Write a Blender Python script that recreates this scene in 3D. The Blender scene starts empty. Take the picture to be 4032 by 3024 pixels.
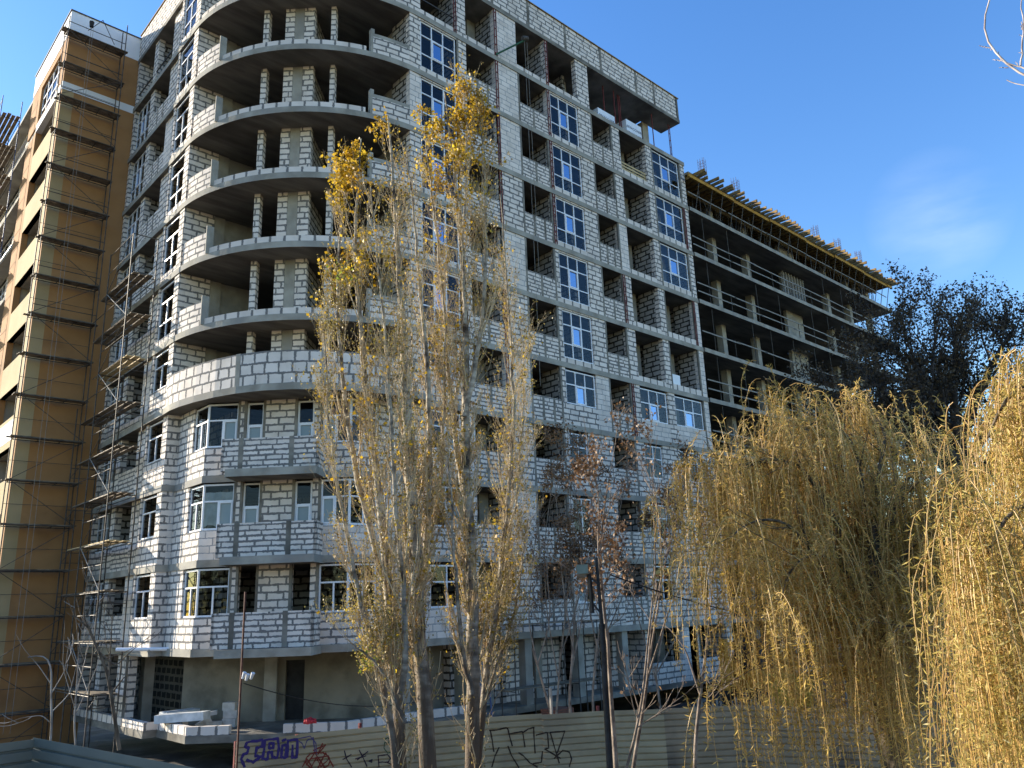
import bpy, bmesh, math, random
import numpy as np
from mathutils import Vector, Matrix
rng = np.random.default_rng(11)
random.seed(11)
S = bpy.context.scene
COL = S.collection
# ------------------------------------------------------------------ camera
CAM = np.array([-18.879, -25.394, 4.318])
YAW, PITCH, ROLL, FPX = math.radians(43.284), math.radians(15.428), math.radians(-2.17), 3156.3
def cam_axes():
    F = np.array([math.sin(YAW)*math.cos(PITCH), math.cos(YAW)*math.cos(PITCH), math.sin(PITCH)])
    R = np.array([math.cos(YAW), -math.sin(YAW), 0.0]); U = np.cross(R, F)
    c, s = math.cos(ROLL), math.sin(ROLL)
    return c*R+s*U, -s*R+c*U, F
AX = cam_axes()
cd = bpy.data.cameras.new('camera'); cam = bpy.data.objects.new('camera', cd); COL.objects.link(cam)
cam.matrix_world = Matrix(((AX[0][0], AX[1][0], -AX[2][0], CAM[0]), (AX[0][1], AX[1][1], -AX[2][1], CAM[1]),
                           (AX[0][2], AX[1][2], -AX[2][2], CAM[2]), (0, 0, 0, 1)))
cd.sensor_width = 36; cd.lens = FPX/4032*36; cd.clip_start = 0.1; cd.clip_end = 3000
S.camera = cam
def at(px, py, d):
    """world point seen at a photo pixel, d metres away over the ground (used to place trees and poles)"""
    q = (px-2016)/FPX*AX[0] - (py-1512)/FPX*AX[1] + AX[2]
    return CAM + q*(d/math.hypot(q[0], q[1]))
# ------------------------------------------------------------------ world, sun, exposure
w = bpy.data.worlds.new("World"); S.world = w; w.use_nodes = True
nt = w.node_tree; nt.nodes.clear()
out = nt.nodes.new('ShaderNodeOutputWorld'); bg = nt.nodes.new('ShaderNodeBackground')
sky = nt.nodes.new('ShaderNodeTexSky'); sky.sky_type = 'NISHITA'; sky.sun_disc = False
SUN = Vector((-3.5, 6.6, 2.8)).normalized()
sky.sun_elevation = math.asin(SUN.z); sky.sun_rotation = math.atan2(SUN.x, SUN.y)
sky.air_density = 1.2; sky.dust_density = 0.2; sky.ozone_density = 2.2; sky.altitude = 50
bg.inputs[1].default_value = 0.135
# thin cirrus low over the roofs
tc = nt.nodes.new('ShaderNodeTexCoord'); mp = nt.nodes.new('ShaderNodeMapping'); mp.inputs['Scale'].default_value = (2.5, 2.5, 9)
ns = nt.nodes.new('ShaderNodeTexNoise'); ns.inputs['Scale'].default_value = 1.6; ns.inputs['Detail'].default_value = 7
cr = nt.nodes.new('ShaderNodeValToRGB'); cr.color_ramp.elements[0].position = .42; cr.color_ramp.elements[1].position = .75
sp = nt.nodes.new('ShaderNodeSeparateXYZ'); mr = nt.nodes.new('ShaderNodeMapRange')
mr.inputs[1].default_value = .55; mr.inputs[2].default_value = .30; mr.inputs[3].default_value = 0; mr.inputs[4].default_value = .35
mu = nt.nodes.new('ShaderNodeMath'); mu.operation = 'MULTIPLY'; mx = nt.nodes.new('ShaderNodeMixRGB')
mx.inputs[2].default_value = (5.2, 5.5, 6.2, 1)
L = nt.links.new
L(tc.outputs['Generated'], mp.inputs[0]); L(mp.outputs[0], ns.inputs[0]); L(ns.outputs[0], cr.inputs[0])
L(tc.outputs['Generated'], sp.inputs[0]); L(sp.outputs[2], mr.inputs[0]); L(cr.outputs[0], mu.inputs[0]); L(mr.outputs[0], mu.inputs[1])
dt = nt.nodes.new('ShaderNodeVectorMath'); dt.operation = 'DOT_PRODUCT'; nz = nt.nodes.new('ShaderNodeVectorMath'); nz.operation = 'NORMALIZE'; L(tc.outputs['Generated'], nz.inputs[0]); L(nz.outputs[0], dt.inputs[0]); dt.inputs[1].default_value = tuple(Vector(tuple(at(3690, 850, 100)-CAM)).normalized())
m2 = nt.nodes.new('ShaderNodeMapRange'); m2.inputs[1].default_value = .9972; m2.inputs[2].default_value = 1.0; L(dt.outputs['Value'], m2.inputs[0]); m3 = nt.nodes.new('ShaderNodeMath'); m3.operation = 'MULTIPLY'; L(mu.outputs[0], m3.inputs[0]); L(m2.outputs[0], m3.inputs[1])
L(m3.outputs[0], mx.inputs[0]); hs = nt.nodes.new('ShaderNodeHueSaturation'); hs.inputs['Saturation'].default_value = 1.3; hs.inputs['Hue'].default_value = .512; L(sky.outputs[0], hs.inputs['Color']); L(hs.outputs[0], mx.inputs[1]); L(mx.outputs[0], bg.inputs[0]); L(bg.outputs[0], out.inputs[0])
sd = bpy.data.lights.new('sun', 'SUN'); sd.energy = 4.6; sd.angle = math.radians(0.53); sd.color = (1, .9, .74)
so = bpy.data.objects.new('sun', sd); COL.objects.link(so)
so.rotation_euler = SUN.to_track_quat('Z', 'Y').to_euler(); so.location = (0, 0, 60)
S.view_settings.view_transform = 'Standard'; S.view_settings.look = 'None'
S.view_settings.exposure = 1.25; S.view_settings.gamma = 1
# ------------------------------------------------------------------ materials
def mat(name):
    m = bpy.data.materials.new(name); m.use_nodes = True; n = m.node_tree
    return m, n, n.nodes['Principled BSDF']
def noisy(name, c1, c2, scale=3.0, rough=.85, bump=.0, bscale=40, detail=6, coord='Object', stretch=(1, 1, 1), metal=0, lo=.35, hi=.65, spec=.3, c3=None, s3=.6):
    m, n, b = mat(name)
    tc = n.nodes.new('ShaderNodeTexCoord'); mp = n.nodes.new('ShaderNodeMapping'); mp.inputs['Scale'].default_value = stretch
    ns = n.nodes.new('ShaderNodeTexNoise'); ns.inputs['Scale'].default_value = scale; ns.inputs['Detail'].default_value = detail
    cr = n.nodes.new('ShaderNodeValToRGB'); cr.color_ramp.elements[0].position = lo; cr.color_ramp.elements[1].position = hi
    cr.color_ramp.elements[0].color = (*c1, 1); cr.color_ramp.elements[1].color = (*c2, 1)
    n.links.new(tc.outputs[coord], mp.inputs[0]); n.links.new(mp.outputs[0], ns.inputs[0]); n.links.new(ns.outputs[0], cr.inputs[0])
    o = cr.outputs[0]
    if c3:
        n3 = n.nodes.new('ShaderNodeTexNoise'); n3.inputs['Scale'].default_value = s3; n3.inputs['Detail'].default_value = 4
        r3 = n.nodes.new('ShaderNodeValToRGB'); r3.color_ramp.elements[0].position = .5; r3.color_ramp.elements[1].position = .68
        x3 = n.nodes.new('ShaderNodeMixRGB'); x3.inputs[2].default_value = (*c3, 1)
        n.links.new(tc.outputs[coord], n3.inputs[0]); n.links.new(n3.outputs[0], r3.inputs[0]); n.links.new(r3.outputs[0], x3.inputs[0]); n.links.new(o, x3.inputs[1]); o = x3.outputs[0]
    n.links.new(o, b.inputs['Base Color'])
    b.inputs['Roughness'].default_value = rough; b.inputs['Metallic'].default_value = metal; b.inputs['Specular IOR Level'].default_value = spec
    if bump:
        nb = n.nodes.new('ShaderNodeTexNoise'); nb.inputs['Scale'].default_value = bscale; nb.inputs['Detail'].default_value = 5
        bp = n.nodes.new('ShaderNodeBump'); bp.inputs['Strength'].default_value = bump; bp.inputs['Distance'].default_value = .03
        n.links.new(tc.outputs[coord], nb.inputs[0]); n.links.new(nb.outputs[0], bp.inputs['Height']); n.links.new(bp.outputs[0], b.inputs['Normal'])
    return m
def blockmat(name, bw, bh, mort=.026, smear=.5, c=(.83, .745, .665), mc=(.175, .168, .16), thr=.38, offs=.5):
    """aerated concrete blocks, ragged grey adhesive in the joints; UV is in metres"""
    m, n, b = mat(name); nd = n.nodes.new; ln = n.links.new
    uv = nd('ShaderNodeUVMap')
    wn = nd('ShaderNodeTexNoise'); wn.inputs['Scale'].default_value = 3.2; wn.inputs['Detail'].default_value = 3
    wv = nd('ShaderNodeVectorMath'); wv.operation = 'MULTIPLY_ADD'; wv.inputs[1].default_value = (.055, .055, 0); wv.inputs[2].default_value = (-.027, -.027, 0)
    ad = nd('ShaderNodeVectorMath'); ad.operation = 'ADD'
    ln(uv.outputs[0], wn.inputs[0]); ln(wn.outputs['Color'], wv.inputs[0])
    w2 = nd('ShaderNodeTexNoise'); w2.inputs['Scale'].default_value = 13; w2.inputs['Detail'].default_value = 2; ln(uv.outputs[0], w2.inputs[0])
    v2 = nd('ShaderNodeVectorMath'); v2.operation = 'MULTIPLY_ADD'; v2.inputs[1].default_value = (.05, .05, 0); ln(w2.outputs['Color'], v2.inputs[0]); ln(wv.outputs[0], v2.inputs[2])
    ln(uv.outputs[0], ad.inputs[0]); ln(v2.outputs[0], ad.inputs[1])
    br = nd('ShaderNodeTexBrick'); br.inputs['Scale'].default_value = 1; br.inputs['Mortar Size'].default_value = mort*2.4
    br.inputs['Mortar Smooth'].default_value = 1; br.inputs['Brick Width'].default_value = bw; br.inputs['Row Height'].default_value = bh
    br.inputs['Color1'].default_value = (0, 0, 0, 1); br.inputs['Color2'].default_value = (1, 1, 1, 1); br.inputs['Bias'].default_value = 0
    br.offset = offs; br.offset_frequency = 2
    # every course is shifted by its own random amount
    sx = nd('ShaderNodeSeparateXYZ'); ln(ad.outputs[0], sx.inputs[0])
    rw = nd('ShaderNodeMath'); rw.operation = 'DIVIDE'; rw.inputs[1].default_value = bh; ln(sx.outputs[1], rw.inputs[0])
    fl = nd('ShaderNodeMath'); fl.operation = 'FLOOR'; ln(rw.outputs[0], fl.inputs[0])
    wh = nd('ShaderNodeTexWhiteNoise'); wh.noise_dimensions = '1D'; ln(fl.outputs[0], wh.inputs['W'])
    ju = nd('ShaderNodeMath'); ju.operation = 'MULTIPLY_ADD'; ju.inputs[1].default_value = bw*.45 if offs else 0; ln(wh.outputs[0], ju.inputs[0]); ln(sx.outputs[0], ju.inputs[2])
    cx = nd('ShaderNodeCombineXYZ'); ln(ju.outputs[0], cx.inputs[0]); ln(sx.outputs[1], cx.inputs[1])
    ln(cx.outputs[0], br.inputs['Vector'])
    # raggedness: joints widen and close along their length
    n1 = nd('ShaderNodeTexNoise'); n1.inputs['Scale'].default_value = 2.4; n1.inputs['Detail'].default_value = 2
    n2 = nd('ShaderNodeTexNoise'); n2.inputs['Scale'].default_value = 17; n2.inputs['Detail'].default_value = 3
    ln(uv.outputs[0], n1.inputs[0]); ln(uv.outputs[0], n2.inputs[0])
    a = nd('ShaderNodeMath'); a.operation = 'MULTIPLY_ADD'; a.inputs[1].default_value = smear*2.6; a.inputs[2].default_value = -1.4*smear; ln(n1.outputs[0], a.inputs[0])
    a2 = nd('ShaderNodeMath'); a2.operation = 'MULTIPLY_ADD'; a2.inputs[1].default_value = smear*1.5; ln(n2.outputs[0], a2.inputs[0]); ln(a.outputs[0], a2.inputs[2])
    a3 = nd('ShaderNodeMath'); a3.operation = 'ADD'; ln(br.outputs['Fac'], a3.inputs[0]); ln(a2.outputs[0], a3.inputs[1])
    mr = nd('ShaderNodeMapRange'); mr.inputs[1].default_value = thr+smear*.55; mr.inputs[2].default_value = thr+smear*.55+.12; ln(a3.outputs[0], mr.inputs[0])
    # only where the brick texture says the joint is near
    lm = nd('ShaderNodeMath'); lm.operation = 'GREATER_THAN'; lm.inputs[1].default_value = .02; ln(br.outputs['Fac'], lm.inputs[0])
    mm = nd('ShaderNodeMath'); mm.operation = 'MULTIPLY'; ln(mr.outputs[0], mm.inputs[0]); ln(lm.outputs[0], mm.inputs[1])
    # block tone
    t = nd('ShaderNodeTexNoise'); t.inputs['Scale'].default_value = 1.1; t.inputs['Detail'].default_value = 6; ln(uv.outputs[0], t.inputs[0])
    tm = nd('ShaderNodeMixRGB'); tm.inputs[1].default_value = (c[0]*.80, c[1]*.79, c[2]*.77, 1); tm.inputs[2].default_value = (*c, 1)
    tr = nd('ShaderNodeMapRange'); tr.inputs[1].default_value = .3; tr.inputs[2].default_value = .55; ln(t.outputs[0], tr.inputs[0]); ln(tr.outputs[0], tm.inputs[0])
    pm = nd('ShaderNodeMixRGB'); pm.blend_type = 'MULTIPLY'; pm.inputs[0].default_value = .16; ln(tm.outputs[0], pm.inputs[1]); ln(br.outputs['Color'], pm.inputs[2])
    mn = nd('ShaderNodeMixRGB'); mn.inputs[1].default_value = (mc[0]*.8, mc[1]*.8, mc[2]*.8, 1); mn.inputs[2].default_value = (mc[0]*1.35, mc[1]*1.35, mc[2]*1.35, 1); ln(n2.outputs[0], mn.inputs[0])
    fm = nd('ShaderNodeMixRGB'); ln(mm.outputs[0], fm.inputs[0]); ln(pm.outputs[0], fm.inputs[1]); ln(mn.outputs[0], fm.inputs[2])
    ln(fm.outputs[0], b.inputs['Base Color']); b.inputs['Roughness'].default_value = .95; b.inputs['Specular IOR Level'].default_value = .1
    bp = nd('ShaderNodeBump'); bp.inputs['Strength'].default_value = .6; bp.inputs['Distance'].default_value = .02
    iv = nd('ShaderNodeMath'); iv.operation = 'MULTIPLY_ADD'; iv.inputs[1].default_value = -1; iv.inputs[2].default_value = 1; ln(mm.outputs[0], iv.inputs[0])
    ln(iv.outputs[0], bp.inputs['Height']); ln(bp.outputs[0], b.inputs['Normal'])
    return m
M = {}
M['block'] = blockmat('aerated block wall', .62, .27)
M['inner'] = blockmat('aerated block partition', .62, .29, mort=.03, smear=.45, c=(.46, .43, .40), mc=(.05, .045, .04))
M['thin'] = blockmat('thin parapet blocks', .60, .19, mort=.023, smear=.6, thr=.36)
M['dabs'] = blockmat('parapet blocks with thick upright joints', .52, .427, mort=.028, smear=.6)
M['row'] = blockmat('single block course', .60, .60, mort=.035, smear=.35, thr=.4, offs=0)
M['smooth'] = blockmat('pale smooth jointed blocks', .61, .27, mort=.012, smear=.45, thr=.42, mc=(.3, .3, .3))
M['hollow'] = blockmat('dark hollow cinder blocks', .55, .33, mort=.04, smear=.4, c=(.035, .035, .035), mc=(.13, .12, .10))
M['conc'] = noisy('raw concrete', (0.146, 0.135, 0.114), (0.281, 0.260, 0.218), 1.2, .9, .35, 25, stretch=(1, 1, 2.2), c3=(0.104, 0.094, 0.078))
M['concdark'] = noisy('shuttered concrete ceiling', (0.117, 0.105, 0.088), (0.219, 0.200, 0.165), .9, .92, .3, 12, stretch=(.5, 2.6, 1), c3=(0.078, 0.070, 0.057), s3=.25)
M['pier'] = noisy('pale cast concrete', (0.253, 0.236, 0.198), (0.396, 0.374, 0.319), 1.4, .9, .3, 22, c3=(0.264, 0.253, 0.231))
M['oldconc'] = noisy('stained cast wall', (0.196, 0.177, 0.135), (0.317, 0.286, 0.218), .7, .9, .3, 18, c3=(0.135, 0.121, 0.094), s3=.9)
M['pvc'] = noisy('white window plastic', (0.741, 0.750, 0.779), (0.817, 0.827, 0.855), 2, .35, spec=.5)
M['rust'] = noisy('rust red primer', (.10, .018, .018), (.20, .04, .035), 9, .7)
M['steel'] = noisy('weathered scaffold steel', (0.048, 0.041, 0.034), (0.115, 0.101, 0.086), 6, .6, metal=.3)
M['steelblue'] = noisy('blue painted tube', (.04, .07, .16), (.09, .13, .26), 6, .5)
M['rail'] = noisy('pale guard board', (0.211, 0.198, 0.174), (0.310, 0.291, 0.260), 5, .8)
M['plank'] = noisy('weathered plank', (0.128, 0.098, 0.068), (0.270, 0.217, 0.150), 3, .85, stretch=(1, 6, 1), c3=(0.075, 0.060, 0.045), s3=2)
M['newplank'] = noisy('fresh sawn plank', (.45, .33, .16), (.6, .47, .26), 3, .8)
M['yellow'] = noisy('yellow formwork beam', (.42, .22, .03), (.60, .34, .06), 3, .6)
M['timber'] = noisy('formwork timber beam', (.16, .10, .035), (.34, .22, .08), 2.5, .8)
M['ochre'] = noisy('ochre render', (.34, .175, .068), (.43, .23, .094), .5, .9, .12, 60, c3=(.28, .145, .06), s3=.5)
M['cream'] = noisy('cream render', (0.361, 0.275, 0.146), (0.430, 0.327, 0.181), .6, .9, .12, 60)
M['white'] = noisy('white render', (0.703, 0.712, 0.731), (0.779, 0.788, 0.807), .8, .85)
M['soil'] = noisy('site soil', (0.036, 0.030, 0.024), (0.104, 0.088, 0.072), .8, .98, .9, 6, c3=(0.152, 0.140, 0.124), s3=.5)
M['rubble'] = noisy('concrete rubble', (.07, .06, .05), (.26, .24, .21), 2.2, .95)
M['bag'] = noisy('white plastic sheet', (.5, .52, .52), (.75, .76, .76), 3, .4)
M['dark'] = noisy('dark door leaf', (.015, .015, .015), (.03, .03, .03), 3, .7)
def glassmat(name, tint, gl, refl=.12):
    m = bpy.data.materials.new(name); m.use_nodes = True; n = m.node_tree; n.nodes.clear()
    o = n.nodes.new('ShaderNodeOutputMaterial'); t = n.nodes.new('ShaderNodeBsdfTransparent'); g = n.nodes.new('ShaderNodeBsdfGlossy')
    t.inputs[0].default_value = (*tint, 1); g.inputs[0].default_value = (*gl, 1); g.inputs['Roughness'].default_value = .015
    f = n.nodes.new('ShaderNodeFresnel'); f.inputs[0].default_value = 1.5; a = n.nodes.new('ShaderNodeMath'); a.operation = 'ADD'; a.inputs[1].default_value = refl-.04; a.use_clamp = True
    x = n.nodes.new('ShaderNodeMixShader'); n.links.new(f.outputs[0], a.inputs[0]); n.links.new(a.outputs[0], x.inputs[0])
    n.links.new(t.outputs[0], x.inputs[1]); n.links.new(g.outputs[0], x.inputs[2]); n.links.new(x.outputs[0], o.inputs[0])
    return m
M['glass'] = glassmat('window glass', (.78, .82, .82), (.75, .8, .85), .03)
M['film'] = glassmat('sash glass under blue film', (.2, .3, .45), (.55, .72, 1), .42)
def filmmat():
    m, n, b = mat('milky sash glass'); b.inputs['Base Color'].default_value = (.22, .28, .30, 1); b.inputs['Roughness'].default_value = .25; return m
M['milky'] = filmmat()
# ------------------------------------------------------------------ mesh helpers
class MB:
    def __init__(s): s.v, s.f, s.uv, s.mi, s.pr, s.np = [], [], [], [], [], 0
    def quad(s, pts, uvs, mi=0):
        k = len(s.v); s.v += [tuple(p) for p in pts]; s.f.append(tuple(range(k, k+len(pts)))); s.uv += [tuple(u) for u in uvs]; s.mi.append(mi); s.pr.append(s.np)
    def box(s, x0, y0, z0, x1, y1, z1, mi=0, uo=0, vo=0):
        s.wall((x0, y0), (x1, y0), z0, z1, y1-y0, mi, uo, vo)
    def wall(s, a, b, z0, z1, th, mi=0, uo=0, vo=0):
        """box whose outer face runs a->b (outside on the right hand), thickness th to the left"""
        s.np += 1
        ax, ay = a; bx, by = b; L_ = math.hypot(bx-ax, by-ay)
        if L_ < 1e-6: return
        nx, ny = -(by-ay)/L_*th, (bx-ax)/L_*th
        P = [(ax, ay), (bx, by), (bx+nx, by+ny), (ax+nx, ay+ny)]
        us = [0, L_, L_+abs(th), 2*L_+abs(th), 2*L_+2*abs(th)]
        for i in range(4):
            p, q = P[i], P[(i+1) % 4]; u0, u1 = us[i]+uo, us[i+1]+uo
            s.quad([(p[0], p[1], z0), (q[0], q[1], z0), (q[0], q[1], z1), (p[0], p[1], z1)], [(u0, z0-vo), (u1, z0-vo), (u1, z1-vo), (u0, z1-vo)], mi)
        s.quad([(x, y, z1) for x, y in P], [(x, y) for x, y in P], mi)
        s.quad([(x, y, z0) for x, y in reversed(P)], [(x, y) for x, y in reversed(P)], mi)
    def path(s, pts, z0, z1, th, mi=0, uo=0, vo=0):
        """wall along a polyline with mitred inner line"""
        s.np += 1
        n = len(pts); inn = []
        for i in range(n):
            a = pts[max(i-1, 0)]; b = pts[min(i+1, n-1)]; dx, dy = b[0]-a[0], b[1]-a[1]; l = math.hypot(dx, dy)
            inn.append((pts[i][0]-dy/l*th, pts[i][1]+dx/l*th))
        u = uo
        for i in range(n-1):
            p, q, r, t = pts[i], pts[i+1], inn[i+1], inn[i]; l = math.hypot(q[0]-p[0], q[1]-p[1])
            s.quad([(*p, z0), (*q, z0), (*q, z1), (*p, z1)], [(u, z0-vo), (u+l, z0-vo), (u+l, z1-vo), (u, z1-vo)], mi)
            s.quad([(*r, z0), (*t, z0), (*t, z1), (*r, z1)], [(u+l, z0-vo), (u, z0-vo), (u, z1-vo), (u+l, z1-vo)], mi)
            s.quad([(*p, z1), (*q, z1), (*r, z1), (*t, z1)], [(u, 0.3), (u+l, .3), (u+l, .3+th), (u, .3+th)], mi)
            s.quad([(*t, z0), (*r, z0), (*q, z0), (*p, z0)], [p, q, r, t], mi)
            u += l
        for i, fl in ((0, 1), (n-1, 0)):
            p, q = pts[i], inn[i]
            if fl: p, q = q, p
            s.quad([(*p, z0), (*q, z0), (*q, z1), (*p, z1)], [(0, z0-vo), (th, z0-vo), (th, z1-vo), (0, z1-vo)], mi)
    def prism(s, poly, z0, z1, mi=0):
        s.np += 1
        n = len(poly); u = 0
        s.quad([(x, y, z1) for x, y in poly], poly, mi)
        s.quad([(x, y, z0) for x, y in reversed(poly)], list(reversed(poly)), mi)
        for i in range(n):
            p, q = poly[i], poly[(i+1) % n]; l = math.hypot(q[0]-p[0], q[1]-p[1])
            s.quad([(*p, z0), (*q, z0), (*q, z1), (*p, z1)], [(u, z0), (u+l, z0), (u+l, z1), (u, z1)], mi); u += l
    def bar(s, a, b, wd, ht=None, mi=0, up=(0, 0, 1)):
        """rectangular bar from a to b"""
        s.np += 1
        a, b = Vector(a), Vector(b); ht = ht or wd; d = (b-a)
        if d.length < 1e-6: return
        L_ = d.length; d.normalize(); up = Vector(up)
        if abs(d.dot(up)) > .98: up = Vector((1, 0, 0))
        sx = d.cross(up).normalized()*wd/2; uz = sx.cross(d).normalized()*ht/2
        c = [(-1, -1), (1, -1), (1, 1), (-1, 1)]
        A = [a+sx*i+uz*j for i, j in c]; B = [b+sx*i+uz*j for i, j in c]
        for i in range(4):
            j = (i+1) % 4; s.quad([A[i], A[j], B[j], B[i]], [(0, i*wd), (0, j*wd), (L_, j*wd), (L_, i*wd)], mi)
        s.quad(A[::-1], [(0, 0), (wd, 0), (wd, ht), (0, ht)], mi); s.quad(B, [(0, 0), (wd, 0), (wd, ht), (0, ht)], mi)
    def tube(s, a, b, r, mi=0, n=6, r2=None):
        s.np += 1
        a, b = Vector(a), Vector(b); d = (b-a)
        if d.length < 1e-6: return
        L_ = d.length; d.normalize(); r2 = r if r2 is None else r2; up = Vector((0, 0, 1)) if abs(d.z) < .95 else Vector((1, 0, 0))
        x = d.cross(up).normalized(); y = d.cross(x)
        A = [a+(x*math.cos(t)+y*math.sin(t))*r for t in [2*math.pi*i/n for i in range(n)]]
        B = [b+(x*math.cos(t)+y*math.sin(t))*r2 for t in [2*math.pi*i/n for i in range(n)]]
        for i in range(n):
            j = (i+1) % n; s.quad([A[i], A[j], B[j], B[i]], [(0, i/n), (0, j/n), (L_, j/n), (L_, i/n)], mi)
        s.quad(A[::-1], [(0, 0)]*n, mi); s.quad(B, [(0, 0)]*n, mi)
    def pieces(s):
        """groups of primitives that lie far apart from each other"""
        ids = sorted(set(s.pr)); n = len(ids)
        if n < 2 or n > 260: return None
        ix = {p: i for i, p in enumerate(ids)}; lo = np.full((n, 3), 1e9); hi = -lo
        for f, p in zip(s.f, s.pr):
            q = np.array([s.v[i] for i in f]); k = ix[p]; lo[k] = np.minimum(lo[k], q.min(0)); hi[k] = np.maximum(hi[k], q.max(0))
        size = (hi-lo).max(1); gap = np.maximum(0, np.maximum(lo[:, None]-hi[None], lo[None]-hi[:, None])); near = np.sqrt((gap**2).sum(2)) <= np.maximum(.02, .5*np.maximum(size[:, None], size[None]))
        lab = np.arange(n)
        while True:
            new = np.where(near, lab[None], n).min(1); new = np.minimum(new, lab)
            if (new == lab).all(): break
            lab = new
        return None if len(set(lab)) < 2 else [lab[ix[p]] for p in s.pr]
    def build(s, name, mats, parent=None, smooth=False, recalc=True, split=True):
        g = s.pieces() if split and parent else None
        if g:
            first = None
            for k in sorted(set(g)):
                m = MB(); uo = 0; cnt = 0
                for f, gi, mi in zip(s.f, g, s.mi):
                    if gi == k: m.quad([s.v[i] for i in f], s.uv[uo:uo+len(f)], mi)
                    uo += len(f)
                o = m.build(name, mats, parent, smooth, recalc, False); first = first or o
            return first
        me = bpy.data.meshes.new(name); me.from_pydata(s.v, [], s.f)
        uvl = me.uv_layers.new(name='UVMap'); uvl.data.foreach_set('uv', np.array(s.uv, dtype=np.float32).ravel())
        if not isinstance(mats, (list, tuple)): mats = [mats]
        for m in mats: me.materials.append(m)
        me.polygons.foreach_set('material_index', s.mi)
        if smooth: me.polygons.foreach_set('use_smooth', [True]*len(s.f))
        me.update()
        if recalc: bm = bmesh.new(); bm.from_mesh(me); bmesh.ops.recalc_face_normals(bm, faces=bm.faces); bm.to_mesh(me); bm.free()
        o = bpy.data.objects.new(name, me); COL.objects.link(o)
        if parent: o.parent = parent
        return o
def thing(name, label, cat, loc=(0, 0, 0), group=None):
    o = bpy.data.objects.new(name, None); COL.objects.link(o); o['label'] = label; o['category'] = cat
    o.empty_display_size = .3
    if group: o['group'] = group
    return o
def tag(o, label=None, cat=None, group=None, kind=None):
    for k, v in (('label', label), ('category', cat), ('group', group), ('kind', kind)):
        if v: o[k] = v
    return o
def base_at(root, loc):
    """move a thing's origin to its base without moving its parts"""
    root.location = loc
    for c in root.children: c.matrix_parent_inverse = Matrix.Translation(-Vector(loc))
M['rebar'] = noisy('rusty rebar', (.07, .035, .03), (.15, .08, .06), 9, .8)
# ================================================================== the unfinished apartment block
FT = lambda k: 3.1*k+.12
CT = lambda k: 3.1*(k+1)-.13
XL, XR, YB = -7.45, 20.75, 15.95
bld = thing('apartment_building', 'unfinished ten storey apartment block of white aerated blocks with rounded balconies', 'building')
def ru(): return random.uniform(0, 5)
def arc_pts(r=7.45, a0=183, a1=268, n=36, k=None):
    return [(r*math.cos(math.radians(a0+(a1-a0)*i/n)), 7.45+r*math.sin(math.radians(a0+(a1-a0)*i/n))) for i in range(n+1)]
ARC = arc_pts()
# storey 4 balcony is deeper and meets the facade at x = -0.3
BIG = [(-7.62, 7.1), (-7.66, 6.4), (-7.6, 5.6), (-7.42, 4.6), (-7.12, 3.5), (-6.7, 2.5), (-6.1, 1.55), (-5.3, .75), (-4.4, .15), (-3.3, -.3), (-2.2, -.6), (-1.3, -.72), (-.5, -.74), (.0, -.74), (.0, -.05)]
P1, P2, P5, P6 = (-6.95, 7.1), (-6.95, 4.4), (-3.0, .45), (-.55, .45)
LOW = [(XL-.03, 7.07), (-6.98, 7.07), (-6.98, 4.38), (-3.02, .42), (-.55, .42), (-.55, -.03)]
BALC = [(-6.98+.96, 4.38-.96), (-6.98+.96-.9, 4.38-.96-.9), (-6.98+3.3-.9, 4.38-3.3-.9), (-6.98+3.3, 4.38-3.3)]
rest = [(XR+.03, -.03), (XR+.03, YB), (XL-.03, YB)]
for k in range(0, 12):
    b = MB(); z0, z1 = 3.1*k-.13, 3.1*k+.12
    if k == 0: poly = LOW+rest; z0, z1 = .12, .36
    elif k <= 3: poly = LOW+rest
    elif k == 4: poly = [(x, y) for x, y in BIG]+rest
    elif k <= 10: poly = [(XL-.03, 7.3)]+[(x*1.004, 7.45+(y-7.45)*1.004) for x, y in ARC]+[(-.3, -.03)]+rest
    else: poly = [(XL-.03, 7.3)]+[(x*1.004, 7.45+(y-7.45)*1.004) for x, y in ARC]+[(-.3, -.06), (XR+.03, -.06), (XR+.03, 1.45), (18.6, 1.45), (18.6, YB), (XL-.03, YB)]
    b.prism(poly, z0, z1)
    if 1 <= k <= 3: b.prism([BALC[0], BALC[1], BALC[2], BALC[3]][::1], z0-.02, z1-.01)
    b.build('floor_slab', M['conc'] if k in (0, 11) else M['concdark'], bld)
    # pale edge strip of each slab (the sawn formwork line)
    if 1 <= k <= 10:
        e = MB(); line = poly[:len(poly)-1] if k > 3 else poly[:-2]
        e.path([(x, y) for x, y in poly[:-2]], z0-.012, z1+.004, -.018)
        e.path([poly[-1], poly[0]], z0-.012, z1+.004, -.018)
        if k <= 3: e.path(BALC, z0-.034, z1-.006, -.018)
        e.build('slab_edge', M['pier'], bld)
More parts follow.
